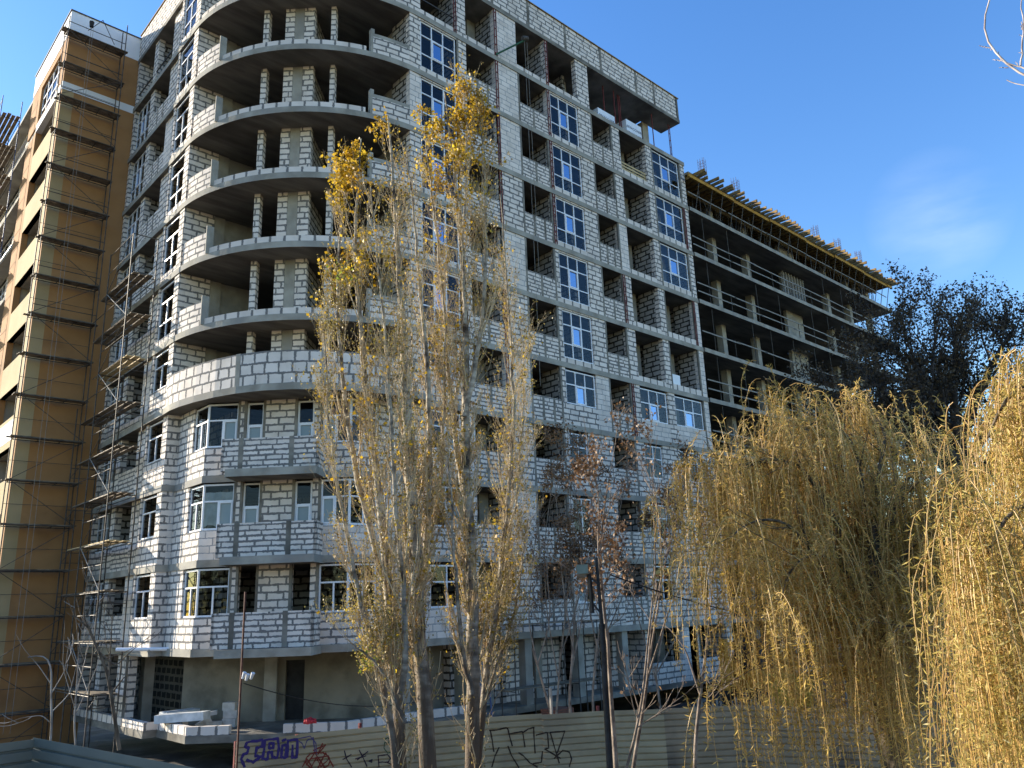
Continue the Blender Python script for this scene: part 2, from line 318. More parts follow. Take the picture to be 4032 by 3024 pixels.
# ---------------------------------------------------------------- window maker
def window(parent, a, b, z0, z1, cols, bands, film=None, milky=None, inset=.07, glass=True, name='window'):
    """a->b outside on the right. bands: list of (z fraction, column fractions)"""
    ax, ay = a; bx, by = b; Lw = math.hypot(bx-ax, by-ay); tx, ty = (bx-ax)/Lw, (by-ay)/Lw; nx, ny = -ty, tx
    def pt(u, d): return (ax+tx*u+nx*d, ay+ty*u+ny*d)
    f = MB(); fw = .065; H = z1-z0
    def rect(u0, u1, w0, w1, d0=inset, d1=inset+.07): f.wall(pt(u0, d0), pt(u1, d0), w0, w1, d1-d0)
    rect(0, fw, z0, z1); rect(Lw-fw, Lw, z0, z1); rect(fw, Lw-fw, z0, z0+fw); rect(fw, Lw-fw, z1-fw, z1)
    fr = [0]+[x for x, _ in bands[1:]]+[1]
    cells = []
    for i, (zf, cs) in enumerate(bands):
        w0 = z0+(zf)*H; w1 = z0+(bands[i+1][0] if i+1 < len(bands) else 1)*H
        if i: rect(fw, Lw-fw, w0-.03, w0+.03, inset-.002, inset+.068)
        cc = [0]+list(cs)+[1]
        for c in cs: rect(c*Lw-.03, c*Lw+.03, (w0+.03 if i else z0+fw), w1-(.03 if i+1 < len(bands) else fw))
        for j in range(len(cc)-1):
            cells.append((cc[j]*Lw+(.03 if j else fw), cc[j+1]*Lw-(.03 if j+2 < len(cc) else fw), w0+(.03 if i else fw), w1-(.03 if i+1 < len(bands) else fw)))
    for ci, kind in ((film, 'film'), (milky, 'milky')):
        if ci is None: continue
        for c in (ci if isinstance(ci, (list, tuple)) else [ci]):
            u0, u1, w0, w1 = cells[c]; q = .05
            rect(u0, u0+q, w0, w1, inset-.02, inset+.05); rect(u1-q, u1, w0, w1, inset-.02, inset+.05)
            rect(u0+q, u1-q, w0, w0+q, inset-.02, inset+.05); rect(u0+q, u1-q, w1-q, w1, inset-.02, inset+.05)
    wo = f.build(name, M['pvc'], parent)
    g = MB(); g2 = MB(); g3 = MB()
    for c, (u0, u1, w0, w1) in enumerate(cells):
        t = g
        if film is not None and c in (film if isinstance(film, (list, tuple)) else [film]): t = g2
        if milky is not None and c in (milky if isinstance(milky, (list, tuple)) else [milky]): t = g3
        p, q = pt(u0, inset+.035), pt(u1, inset+.035)
        t.quad([(*p, w0), (*q, w0), (*q, w1), (*p, w1)], [(0, 0), (1, 0), (1, 1), (0, 1)])
    if g.f: g.build('glass_pane', M['glass'], wo, recalc=False)
    if g2.f: g2.build('sash_pane', M['film'], wo, recalc=False)
    if g3.f: g3.build('sash_pane', M['milky'], wo, recalc=False)
    return wo
TALL = [(0, (.34, .66)), (.28, (.34, .66)), (.68, (.34, .66))]
TALL = [(0, (.32, .64)), (.30, (.32, .64)), (.70, (.32, .64))]
# ---------------------------------------------------------------- facade towards the camera (y = 0)
bays = {'A': (0.05, 2.2), 'B': (2.8, 4.72), 'D': (6.24, 8.38), 'E': (8.62, 10.86), 'G': (11.86, 13.66), 'H': (14.36, 16.8), 'I': (17.44, 20.2)}
piers = [(-.55, .05), (2.2, 2.8), (4.72, 6.24), (8.38, 8.62), (10.86, 11.86), (13.66, 14.36), (16.8, 17.44), (20.2, XR)]
def each(name, m, par, segs):
    for a in segs:
        q = MB(); q.wall(*a); q.build(name, m, par)
def vent(x0, x1, y, z0, z1, th, mb, vo, key=0): mb.wall((x0, y), (x1, y), z0, z1, th, key, ru(), vo)
for k in range(0, 11):
    z0, z1 = FT(k) if k else .36, CT(k); f = MB(); r = MB()    # block walls, concrete ribs
    for i, (a, c) in enumerate(piers):
        if k == 10 and i in (5, 6, 7): continue
        if k == 0 and i < 6: continue
        mi = 1 if (i == 2 and (k % 2 == 0 or k > 8)) or (k*7+i*3) % 8 == 0 else 0
        if i == 7 and k in (4, 6): mi = 1
        f.wall((a, 0), (c, 0), z0, z1, .3, mi, ru(), z0)
    # concrete jamb strips, 6 mm proud
    for x, ks in ((2.26, range(5, 10)), (6.3, range(1, 10)), (8.30, range(1, 9)), (11.9, range(4, 10)), (13.62, range(1, 10)), (17.38, range(5, 10)), (20.24, range(2, 10)), (4.78, range(5, 9))):
        if k in ks: r.wall((x-.06, -.006), (x+.06, -.006), z0, z1, .1)
    kinds = {}
    for n, (a, c) in bays.items():
        if k == 0: continue
        if k == 10:
            if n in 'ABDE': f.wall((a, 0), (c, 0), z0, z0+.27, .3, 2, ru(), z0-.0)
            continue
        if n in 'AE':
            if k >= 5:
                f.wall((a, 0), (c, 0), z0, z0+.27, .3, 2, ru(), z0); f.wall((a, 0), (c, 0), z1-.07, z1, .3, 1)
                window(bld, (a+.03, 0), (c-.03, 0), z0+.28, z1-.08, 3, TALL, film=4)
            elif n == 'A':
                f.wall((a, 0), (c, 0), z0, z0+1.1, .3, k % 2, ru(), z0)
                window(bld, (a+.3, 0), (c-.15, 0), z0+1.11, z1-.12, 2, [(0, (.5,)), (.6, (.5,))], milky=1 if k > 1 else None)
                f.wall((a, 0), (a+.29, 0), z0+1.1, z1, .3, 0, ru(), z0)
            else:
                w = c if k == 4 else 10.0
                f.wall((a, 0), (c, 0), z0, z0+1.06, .3, 0, ru(), z0)
                if k < 4: f.wall((w, 0), (c, 0), z0+1.06, z1, .3, 0, ru(), z0)
                if k == 4: window(bld, (a+.03, 0), (w-.05, 0), z0+1.07, z1-.08, 3, [(0, (.34, .66)), (.58, (.34, .66))], film=1)
                else: window(bld, (a+.03, 0), (w-.05, 0), z0+1.07, z1-.12, 2, [(0, (.5,)), (.6, (.5,))], milky=0 if k == 1 else None)
        elif n in 'BDG':
            h = 1.16 if k >= 4 else 1.3
            f.wall((a, .0), (c, .0), z0, z0+h, .1, 3, ru(), z0)
            for q in ((.5,) if (k+ord(n)) % 3 else (.36, .7)): r.wall((a+(c-a)*q-.07, -.007), (a+(c-a)*q+.07, -.007), z0, z0+h+.01, .12)
        elif n == 'H':
            if k >= 5: f.wall((a, 0), (c, 0), z0, z0+.3, .3, 2, ru(), z0)
            else:
                f.wall((a, 0), (c, 0), z0, z0+1.0, .3, 1 if k == 4 else 0, ru(), z0)
                wb = c-.05 if k == 4 else 15.9
                if k < 4: f.wall((15.9, 0), (c, 0), z0+1.0, z1, .3, 0, ru(), z0)
                window(bld, (a+.03, 0), (wb-.03, 0), z0+1.01, z1-.1, 3, [(0, (.34, .66)), (.55, (.34, .66))] if k == 4 else [(0, (.45,)), (.6, (.5,))], film=1 if k == 4 else None)
        elif n == 'I':
            if k in (5, 6): f.wall((a, 0), (c, 0), z0, z0+.34, .3, 2, ru(), z0)
            elif k >= 7:
                f.wall((a, 0), (c, 0), z0, z0+.33, .3, 2, ru(), z0)
                window(bld, (a+.05, 0), (c-.08, 0), z0+.34, z1-.05, 3, TALL, film=4)
            else:
                f.wall((a, 0), (c, 0), z0, z0+1.05, .3, 1 if k == 4 else 0, ru(), z0)
                wb = c-.08 if k == 4 else 19.15
                if k < 4: f.wall((19.15, 0), (c, 0), z0+1.05, z1, .3, 0, ru(), z0)
                window(bld, (a+.05, 0), (wb, 0), z0+1.06, z1-.1, 3, [(0, (.34, .66)), (.55, (.34, .66))] if k == 4 else [(0, (.5,)), (.6, (.5,))], film=1 if k == 4 else None)
    if k == 0:   # ground floor of the long side
        f.wall((16.2, 0), (17.6, 0), z0, z1, .3, 1, ru(), z0); f.wall((13.9, 0), (16.2, 0), z0-.2, z0+1.0, .29, 0, ru(), z0); f.wall((17.6, 0), (XR, 0), z0, z0+.95, .3, 0, ru(), z0)
        for a, c in ((4.9, 6.6), (7.6, 9.2), (10.3, 11.6), (12.6, 13.9)): f.wall((a, 1.6), (c, 1.6), z0, z1, .3, 0, ru(), z0)
        for a, c in ((6.6, 7.6), (11.6, 12.6)): f.wall((a, 1.6), (c, 1.6), z0, z0+.9, .3, 0, ru(), z0)
        f.wall((13.9, 1.6), (13.9, .3), z0, z1, -.3, 0, ru(), z0)
        each('column', M['pier'], bld, [((x, .1), (x+.4, .1), z0, z1, .4) for x in (5.3, 8.5, 11.6)])
    f.build('block_wall', [M['block'], M['smooth'], M['row'], M['thin']], bld)
    if r.f: r.build('concrete_rib', M['conc'], bld)
    # ---- side walls of the loggias, inner partitions, columns
    s = MB()
    for x in (4.74, 8.40, 13.68, 16.82, 20.22, 2.22):
        if k == 10 and x > 13: continue
        if k == 0: continue
        deep = 1.45 if x not in (13.68,) else .9
        s.wall((x, 1.45), (x, .3), z0, z1, .2, 0, ru(), z0)
    for x in (2.4, 5.2, 8.9, 11.3, 14.0, 17.1, 20.45):
        if k == 10 and x > 12: continue
        s.wall((x, 7.5), (x, 1.46), z0, z1, .2, 0, ru(), z0)
    if k:
        s.wall((-.55, 1.4), (-.55, .3), z0, z1, .2, 0, ru(), z0)         # side wall beside the rounded balconies
        s.wall((-7.2, 9.6), (2.4, 9.6), z0, z1, .2, 0, ru(), z0)
        if k < 4: s.wall((-5.6, 9.6), (-5.6, 5.2), z0, z1, .2, 0, ru(), z0); s.wall((-4.5, 8.8), (1.5, 2.8), z0, z1, .2, 0, ru(), z0)  # first wall here is added to block sun from the rooms behind the bay
    if k != 10:
        s.wall((2.4, 7.5), (20.45, 7.5), z0, z1, .2, 0, ru(), z0)
    else: s.wall((2.4, 7.5), (11.3, 7.5), z0, z1, .2, 0, ru(), z0); s.wall((11.3, 4.2), (18.4, 4.2), z0, z1, .2, 0, ru(), z0)
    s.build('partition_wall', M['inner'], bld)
    for x0, x1 in ((4.15, 4.7), (7.2, 7.6), (12.9, 13.3), (15.95, 16.6), (19.2, 19.85)):
        if k == 10 and x0 > 12: continue
        each('column', M['pier'], bld, [((x0, 1.46), (x1, 1.46), z0, z1, .4)])
    for x, y in ((18.7, 1.4), (14.6, 5), (18.7, 5), (11.4, 1.8)):
        if k == 10: each('column', M['pier'], bld, [((x, y), (x+.6, y), z0, z1, .4)])
    # back and end walls of the storey
    e = MB(); e.wall((XR, .3), (XR, YB), z0, z1, .25, 0, ru(), z0) if k < 10 else None
    xe = XR if k < 10 else 18.6
    if k == 10: e.wall((18.6, 3.2), (18.6, YB), z0, z1, .25, 0, ru(), z0)
    e.wall((xe-.02, YB-.02), (XL+.02, YB-.02), z0, z1, .25, 0, ru(), z0)
    e.build('end_wall', M['block'], bld)
# steel posts (paired angles with rungs) standing in the openings
def lattice(x, y, z0, z1, parent=bld, wd=.14, m='rust'):
    q = MB()
    for s_ in (-wd/2, wd/2): q.bar((x+s_, y, z0), (x+s_, y, z1), .035)
    n = max(2, int((z1-z0)/.42))
    for i in range(n): zz = z0+.2+(z1-z0-.4)*i/(n-1); q.bar((x-wd/2, y, zz), (x+wd/2, y, zz), .03)
    return q.build('steel_post', M[m], parent)
for k, xs in {10: (2.12, 4.78, 8.48), 9: (4.78, 8.46), 8: (4.78, 8.46), 7: (4.78, 8.46), 6: (13.72,), 5: (4.78,), 4: (13.74, 4.78), 3: ()}.items():
    for x in xs: lattice(x, -.03, FT(k), CT(k))
for k in (8, 6): lattice(20.24, -.03, FT(k), CT(k))
lattice(20.3, .5, FT(10), CT(10))
q = MB()
for x, y in ((13.95, .6), (14.8, .5), (15.3, .6), (15.45, .6), (18.5, .5)): q = MB(); q.tube((x, y, FT(10)), (x, y, CT(10)), .035); q.build('prop', M['rust'], bld)
# ---------------------------------------------------------------- roof band (parapet) with ribs
zt0, zt1 = 34.22, 35.78
p = MB(); rb = MB()
front = [(XL, 7.3)]+[(x, y) for x, y in ARC]+[(-.3, -.04), (XR, -.04)]
p.path([(XL, YB), (XL, 7.3)], zt0, zt1, .25, 0, ru(), zt0)
p.path(front, zt0, zt1, .25, 0, 0, zt0)
p.wall((XR, -.04), (XR, 1.42), zt0, zt1, .25, 0, ru(), zt0); p.wall((XR-.02, 1.44), (18.61, 1.44), zt0, zt1, .25, 1, ru(), zt0); p.wall((18.6, 1.46), (18.6, YB), zt0, zt1, .25, 0, ru(), zt0)
p.build('roof_parapet', [M['block'], M['smooth']], bld)
for x in (4.6, 7.2, 10.1, 13.1, 16.4, 18.2, XR-.1): each('parapet_rib', M['conc'], bld, [((x-.09, -.055), (x+.09, -.055), zt0, zt1, .1)])
c = MB(); c.path([(XL-.06, YB), (XL-.06, 7.3)]+[(x*1.01, 7.45+(y-7.45)*1.01) for x, y in ARC]+[(-.3, -.11), (XR+.08, -.11), (XR+.08, 1.5)], zt1, zt1+.05, .36)
c.build('parapet_coping', M['timber'], bld)
rf = MB(); rf.prism([(XL+.1, 7.5), (-5, 2.4), (0, .2), (18.3, .2), (18.3, YB-.1), (XL+.1, YB-.1)], 34.25, 34.3); rf.build('roof', M['conc'], bld)
# ---------------------------------------------------------------- rounded balconies
for k in range(4, 11):
    z0, z1 = FT(k), CT(k); r = MB(); rb = MB()
    if k == 4:
        bp_ = [(x*.995, y+.02) for x, y in BIG[:-1]]
        r.path(bp_, z0, z0+1.28, .2, 4, .3, z0); r.wall((.0, -.72), (.0, -.02), z0, z0+1.28, -.2, 4, 0, z0)
        for i in (5, 8, 10): x, y = bp_[i]; d = Vector((bp_[i+1][0]-bp_[i-1][0], bp_[i+1][1]-bp_[i-1][1])).normalized(); rb.wall((x-d.x*.1+d.y*.006, y-d.y*.1-d.x*.006), (x+d.x*.1+d.y*.006, y+d.y*.1-d.x*.006), z0, z0+1.29, .22)
    else:
        A = arc_pts(7.44, 184, 264, 34)
        i0 = 6 if k < 10 else 0
        if k < 10:
            r.path(A[:i0+1], z0, z0+1.05, .2, 0, ru(), z0)
            x, y = A[i0]; rb.bar((x+.02, y-.04, z0), (x+.02, y-.04, z0+1.25), .30, .06, up=(0, 1, 0)); 
        r.path(A[i0:29], z0, z0+.27, .25, 2, 0, z0)
        # taller piece before the pier, with its concrete beam
        r.path(A[29:]+[(-.56, .0)], z0, z0+.85, .2, 0, ru(), z0); rb.path(A[29:]+[(-.56, -.0)], z0+.85, z0+1.02, .22)
        x, y = A[29]; rb.wall((x-.1, y+.02), (x+.06, y-.01), z0, z0+1.25, .22)
    # wall behind: corner wall, 45 degree core pieces
    r.wall((XL+.3, 7.1), (-6.12, 7.1), z0, z1, .3, 0, ru(), z0)
    rb.wall((-6.1, 7.12), (-5.62, 7.12), z0, z1, .3)
    rb.wall((-5.62, 7.2), (-4.2, 7.2), z0, z1, .2); rb.wall((-.4, 1.4), (-.4, 3.0), z0, z1, -.2)
    rb.wall((-4.62, 3.17), (-4.32, 2.87), z0, z1, 1.4)
    d = .7071
    pcs = [(-4.92, -4.63, .3), (-4.31, -3.98, .3), (-5.63, -5.46, .35), (-3.45, -3.3, .35)] if k < 10 else [(-5.5, -4.63, .3), (-4.31, -3.98, .3), (-3.45, -3.3, .35)]
    for xa, xb, th in pcs: r.wall((xa, -1.45-xa), (xb, -1.45-xb), z0, z1, th, 0, ru(), z0)
    for xa in (-4.0,): r.wall((xa+.05, -1.4-xa+.35), (xa+.17, -1.4-xa+.23), z0, z1, 2.2, 3, ru(), z0)
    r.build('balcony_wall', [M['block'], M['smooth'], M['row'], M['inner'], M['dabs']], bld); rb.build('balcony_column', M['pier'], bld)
# ---------------------------------------------------------------- angled bay, storeys 1 to 3
for k in (1, 2, 3):
    z0, z1 = FT(k), CT(k); f = MB(); r = MB(); d = .70711
    T = lambda t, o=0: (-6.95+d*t-d*o, 4.4-d*t-d*o)
    sm = 1 if k == 2 else 0
    f.wall((XL+.3, 7.1), (-6.95, 7.1), z0, z1, .3, sm, ru(), z0)
    f.wall((-6.95, 7.1), (-6.95, 5.65), z0, z1, .3, 0, ru(), z0)
    sill = 1.08
    f.wall((-6.95, 5.65), P2, z0, z0+sill, .3, 0, ru(), z0); f.wall(T(0), T(1.25), z0, z0+sill, .3, sm, ru(), z0)
    ml = k == 2
    window(bld, (-6.95, 5.62), (-6.95, 4.42), z0+sill+.01, z1-.06, 2, [(0, (.5,)), (.62, ())], milky=None)
    window(bld, T(.02), T(1.22), z0+sill+.01, z1-.06, 2, [(0, (.5,)), (.62, ())], milky=1 if k > 1 else None)
    f.wall(T(1.25), T(1.52), z0, z1, .3, 0, ru(), z0)
    f.wall(T(2.22), T(3.48), z0, z1, .3, 0, ru(), z0)
    f.wall(T(4.18), T(4.45), z0, z1, .3, 0, ru(), z0)
    if k > 1:
        window(bld, T(1.55), T(2.2), z0+.02, z1-.08, 1, [(0, ()), (.68, ())], milky=0, name='balcony_door')
        window(bld, T(3.51), T(4.15), z0+.02, z1-.08, 1, [(0, ()), (.68, ())], milky=0, name='balcony_door')
    for t in (1.26, 1.5, 2.24, 3.46, 4.44): r.wall(T(t-.05, .006), T(t+.05, .006), z0, z1, .1)
    f.wall(T(4.45), P5, z0, z0+sill, .3, sm, ru(), z0); f.wall(P5, (-1.75, .45), z0, z0+sill, .3, sm, ru(), z0)
    window(bld, T(4.48), T(5.57), z0+sill+.01, z1-.06, 2, [(0, (.5,)), (.62, ())], milky=0 if k > 1 else None)
    window(bld, (-2.98, .45), (-1.78, .45), z0+sill+.01, z1-.06, 2, [(0, (.5,)), (.62, ())], milky=None)
    f.wall((-1.75, .45), (-.55, .45), z0, z1, .3, sm, ru(), z0); f.wall((-.55, .45), (-.55, .31), z0, z1, .3, 0, ru(), z0)
    # angled balcony parapet
    bb = [T(1.0), T(1.0, .87), T(4.6, .87), T(4.6)]
    f.path(bb[0:2], z0, z0+1.2, .1, 2, ru(), z0); f.path(bb[1:3], z0, z0+1.2, .1, 2, ru(), z0); f.path(bb[2:4], z0, z0+1.2, .1, 2, ru(), z0)
    for t in (1.72, 3.6): r.wall(T(t-.09, .88), T(t+.09, .88), z0, z0+1.21, .11)
    f.build('bay_wall', [M['block'], M['smooth'], M['thin']], bld); r.build('bay_rib', M['conc'], bld)
# ---------------------------------------------------------------- left side (x = -7.45 and -7.3)
X2 = XL+.14
for k in range(0, 11):
    z0, z1 = (FT(k) if k else .36), CT(k); f = MB(); r = MB()
    if k:
        f.wall((XL, 7.62), (XL, 7.1), z0, z1, .3, 0, ru(), z0); f.wall((XL, 9.55), (XL, 9.36), z0, z1, .3, 0, ru(), z0)
        if k >= 5:
            f.wall((XL, 9.36), (XL, 7.62), z0, z0+.3, .3, 2, ru(), z0); window(bld, (XL, 9.34), (XL, 7.64), z0+.31, z1-.06, 2, [(0, (.5,)), (.30, (.5,)), (.70, ())])
        else:
            f.wall((XL, 9.36), (XL, 7.62), z0, z0+1.1, .3, 0, ru(), z0); window(bld, (XL, 9.34), (XL, 7.64), z0+1.11, z1-.06, 2, [(0, (.5,)), (.62, ())])
    f.wall((X2, 10.95), (X2, 9.56), z0, z1, .3, 1 if k in (1, 4, 8) else 0, ru(), z0)
    f.wall((X2, 13.68), (X2, 13.1), z0, z1, .3, 0, ru(), z0); f.wall((X2, YB-.0), (X2, 15.76), z0, z1, .3, 0, ru(), z0)
    r.wall((XL+.01, 9.62), (XL+.01, 9.57), z0, z1, .1)
    if k == 10: f.wall((X2, 13.1), (X2, 10.95), z0, z0+.27, .25, 2, ru(), z0); f.wall((X2, 15.76), (X2, 13.68), z0, z0+.27, .25, 2, ru(), z0)
    elif k > 0:
        if k != 4: f.wall((X2, 13.1), (X2, 10.95), z0, z0+1.28, .1, 3, ru(), z0)
        else: f.wall((X2, 13.1), (X2, 10.95), z0, z0+.5, .2, 0, ru(), z0)
        for q in (11.6, 12.4):
            if k > 4: r.wall((X2-.006, q+.07), (X2-.006, q-.07), z0, z0+1.29, .11)
        if k >= 5: f.wall((X2, 15.76), (X2, 13.68), z0, z0+.3, .3, 2, ru(), z0); window(bld, (X2, 15.74), (X2, 13.7), z0+.31, z1-.06, 3, TALL, film=4)
        else: f.wall((X2, 15.76), (X2, 13.68), z0, z0+1.0, .3, 0, ru(), z0); window(bld, (X2, 15.74), (X2, 13.7), z0+1.01, z1-.1, 3, [(0, (.34, .66)), (.6, (.34, .66))])
    f.build('side_wall', [M['block'], M['smooth'], M['row'], M['thin']], bld)
    if r.f: r.build('side_rib', M['conc'], bld)
    s = MB()
    if k: s.wall((X2+.3, 13.2), (-6.0, 13.2), z0, z1, .2, 0, ru(), z0); s.wall((-6.0, 15.3), (-6.0, 9.8), z0, z1, .2, 0, ru(), z0); s.wall((X2+.3, 9.75), (-6.0, 9.75), z0, z1, .2, 0, ru(), z0)
    else:
        s.wall((-5.0, 15.2), (-5.0, 8.6), z0, z1, .2, 0, ru(), z0)
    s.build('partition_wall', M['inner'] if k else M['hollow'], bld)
# ---------------------------------------------------------------- ground floor at the corner
z0, z1 = .36, CT(0)
g = MB(); LW = lambda x: (x, 2.3-x)
g.wall(LW(-5.75), LW(-2.87), z0, z1, .3); g.wall(LW(-2.34), LW(.4), z0, z1, .3); g.wall(LW(-2.87), LW(-2.34), z0+2.2, z1, .3)
g.wall((.4, 1.9), (4.9, 1.9), z0, z1, .3)
g.build('concrete_wall', M['oldconc'], bld)
g = MB(); g.wall((LW(-2.87)[0]+.1, LW(-2.87)[1]+.1), (LW(-2.34)[0]+.1, LW(-2.34)[1]+.1), z0, z0+2.2, .05); g.build('door', M['dark'], bld)
each('column', M['pier'], bld, [((-3.55, 5.6), (-3.2, 5.25), z0, z1, .4), ((-6.6, 9.9), (-6.2, 9.9), z0, z1, .4), ((3.0, .5), (3.4, .5), z0, z1, .4), ((-.6, .6), (-.2, .6), z0, z1, .4)])
g = MB()
pl = [(XL-.01, 15.4), (XL-.01, 7.09), (-6.96, 7.09), (-6.96, 4.39), (-5.9, 3.33)]
g.path(pl, z0, z0+.3, .25, 2, 0, z0); g.build('plinth_course', [M['block'], M['smooth'], M['row']], bld); g = MB()
g.path([(-4.6, 1.9), (-3.0, .43), (-.55, .43), (3.0, .1)], z0, z0+.3, .25, 2, .2, z0)
g.build('plinth_course', [M['block'], M['smooth'], M['row']], bld)
g = MB(); g.prism([(-5.9, 2.9), (-4.4, 1.1), (-2.2, -1.2), (4, -1.6), (4, -.1), (-.56, .36), (-3.1, .36), (-5.4, 2.75)], .02, .2); g.build('terrace_slab', M['conc'], bld)
# timber rail in one loggia
g = MB()
for zz in (.45, .65, .85): g.bar((14.4, .12, FT(9)+zz), (16.78, .12, FT(9)+zz), .03, .1)
for x in (14.5, 15.6, 16.7): g.bar((x, .16, FT(9)+.28), (x, .16, FT(9)+.95), .05)
g.build('timber_rail', M['newplank'], bld)
g = MB(); g.bar((0, .1, FT(10)+.95), (2.1, .1, FT(10)+.95), .05); g.bar((X2-.02, 10.95, FT(10)+.8), (X2-.02, 13.1, FT(10)+.8), .05)
g.bar((X2-.02, 13.7, FT(10)+.8), (X2-.02, 15.7, FT(10)+.8), .05); g.build('guard_rail', M['steel'], bld)
# clear plastic sheet in the storey 2 bay windows
g = MB(); T = lambda t, o=0: (-6.95+.7071*t-.7071*o, 4.4-.7071*t-.7071*o)
n_ = 7
for i in range(n_):
    a, b_ = T(.06+1.1*i/n_, -.2+.05*math.sin(i*2.1)), T(.06+1.1*(i+1)/n_, -.2+.05*math.sin(i*2.1+2.1)); zz = FT(2)+1.2
    g.quad([(*a, zz+.1*math.sin(i)), (*b_, zz+.1*math.sin(i+1)), (*b_, zz+1.3), (*a, zz+1.3)], [(0, 0)]*4)
g.build('plastic_sheet', M['bag'], bld)
base_at(bld, (6, 7, 0))
# ================================================================== tan rendered building
tb = thing('apartment_building', 'rendered ochre and cream apartment block with white roof band', 'building')
TX, TY = -10.95, 16.0
mb = MB(); mb.wall((TX, TY), (-7.15, TY), -1, 30.85, .3, 0); mb.wall((TX, TY), (-7.15, TY), 31.3, 34.2, .3, 0); mb.build('front_wall', M['ochre'], tb)
mb = MB(); mb.wall((TX-.0, TY-.004), (TX+.56, TY-.004), -1, 30.85, .004); mb.build('cream_stripe', M['cream'], tb)
mb = MB(); mb.path([(TX-.02, 23.3), (TX-.02, TY-.02), (-7.32, TY-.02)], 34.2, 35.62, .3); mb.path([(TX-.02, 21.2), (TX-.02, TY-.02), (-7.32, TY-.02)], 30.85, 31.3, .3)
mb.path([(TX-.01, 21.2), (TX-.01, 17.1)], 12.6, 13.6, .28); mb.build('white_band', M['white'], tb)
mb = MB(); mb.path([(TX-.07, 23.3), (TX-.07, TY-.07), (-7.4, TY-.07)], 35.62, 35.68, .38); mb.build('roof_flashing', M['steel'], tb)
mb = MB(); oc = MB()
for k in range(0, 11):
    a, c_ = FT(k)-.25, FT(k)+1.28-(.6 if k == 10 else 0)
    t = mb if k < 10 else oc
    if k == 10: a = 31.3; c_ = 31.45
    t.wall((TX, 21.2), (TX, 17.1), a if k else -1, c_, .25, 0)
    zz = 3.1*k-.13 if k else -1; ze = 3.1*(k+1)-.13 if k < 9 else (30.85 if k == 9 else 34.2)
    if k == 10: zz = 31.3
    (oc if k == 10 else mb).wall((TX, 17.1), (TX, 16.3), zz, ze, .3, 0)
    oc.wall((TX, 23.3), (TX, 21.2), zz, ze, .3, 0)
mb.wall((TX, 21.2), (TX, 17.1), 0, .4, .25)
oc.wall((TX, 21.2), (TX, 17.1), 33.75, 34.2, .25)
mb.build('cream_wall', M['cream'], tb); oc.build('ochre_wall', M['ochre'], tb)
mb = MB()
for k in range(1, 11): mb.box(TX+.02, 16.3, 3.1*k-.13, -7.7, 40, 3.1*k+.1)
mb.box(TX+1.8, 16.3, 0, TX+2.0, 40, 34.2); mb.box(TX+.3, 21.25, 0, TX+1.8, 21.45, 34.2); mb.box(-7.8, 16.3, 0, -7.62, 40, 35); mb.box(-10.3, 39.8, 0, -7.8, 40, 35)
mb.box(TX+.1, 16.35, 34.3, -7.7, 40, 34.5)
mb.build('inner_wall', M['pier'], tb)
window(tb, (TX, 21.18), (TX, 17.12), 31.46, 33.74, 4, [(0, (.25, .5, .75)), (.33, (.25, .5, .75)), (.66, (.25, .5, .75))], inset=.12)
TX2 = TX+.75
for k in range(0, 11):
    f = MB(); z0, z1 = FT(k)-.25, 3.1*(k+1)-.13
    f.wall((TX2, 40), (TX2, 33.9), z0, z1, .3, 0, ru(), z0); f.wall((TX2, 33.9), (TX2, 24.0), z0, z0+.8, .3, 0, ru(), z0); f.wall((TX2, 28.4), (TX2, 27.4), z0+.8, z1, .3, 0, ru(), z0)
    f.wall((TX2, 24), (TX2, 23.3), z0, z1, .3, 0, ru(), z0); f.wall((TX2, 33.9), (TX2, 32), z0+.8, z1, .3, 0, ru(), z0)
    f.build('block_wall', M['block'], tb)
    window(tb, (TX2, 27.38), (TX2, 24.02), z0+.82, z1-.05, 3, TALL); window(tb, (TX2, 31.98), (TX2, 28.42), z0+.82, z1-.05, 3, TALL)
f = MB(); f.wall((TX2-.05, 40), (TX2-.05, 23.32), 34.2, 35.6, .3); f.build('roof_parapet', M['white'], tb)
base_at(tb, (-9, 18, 0))
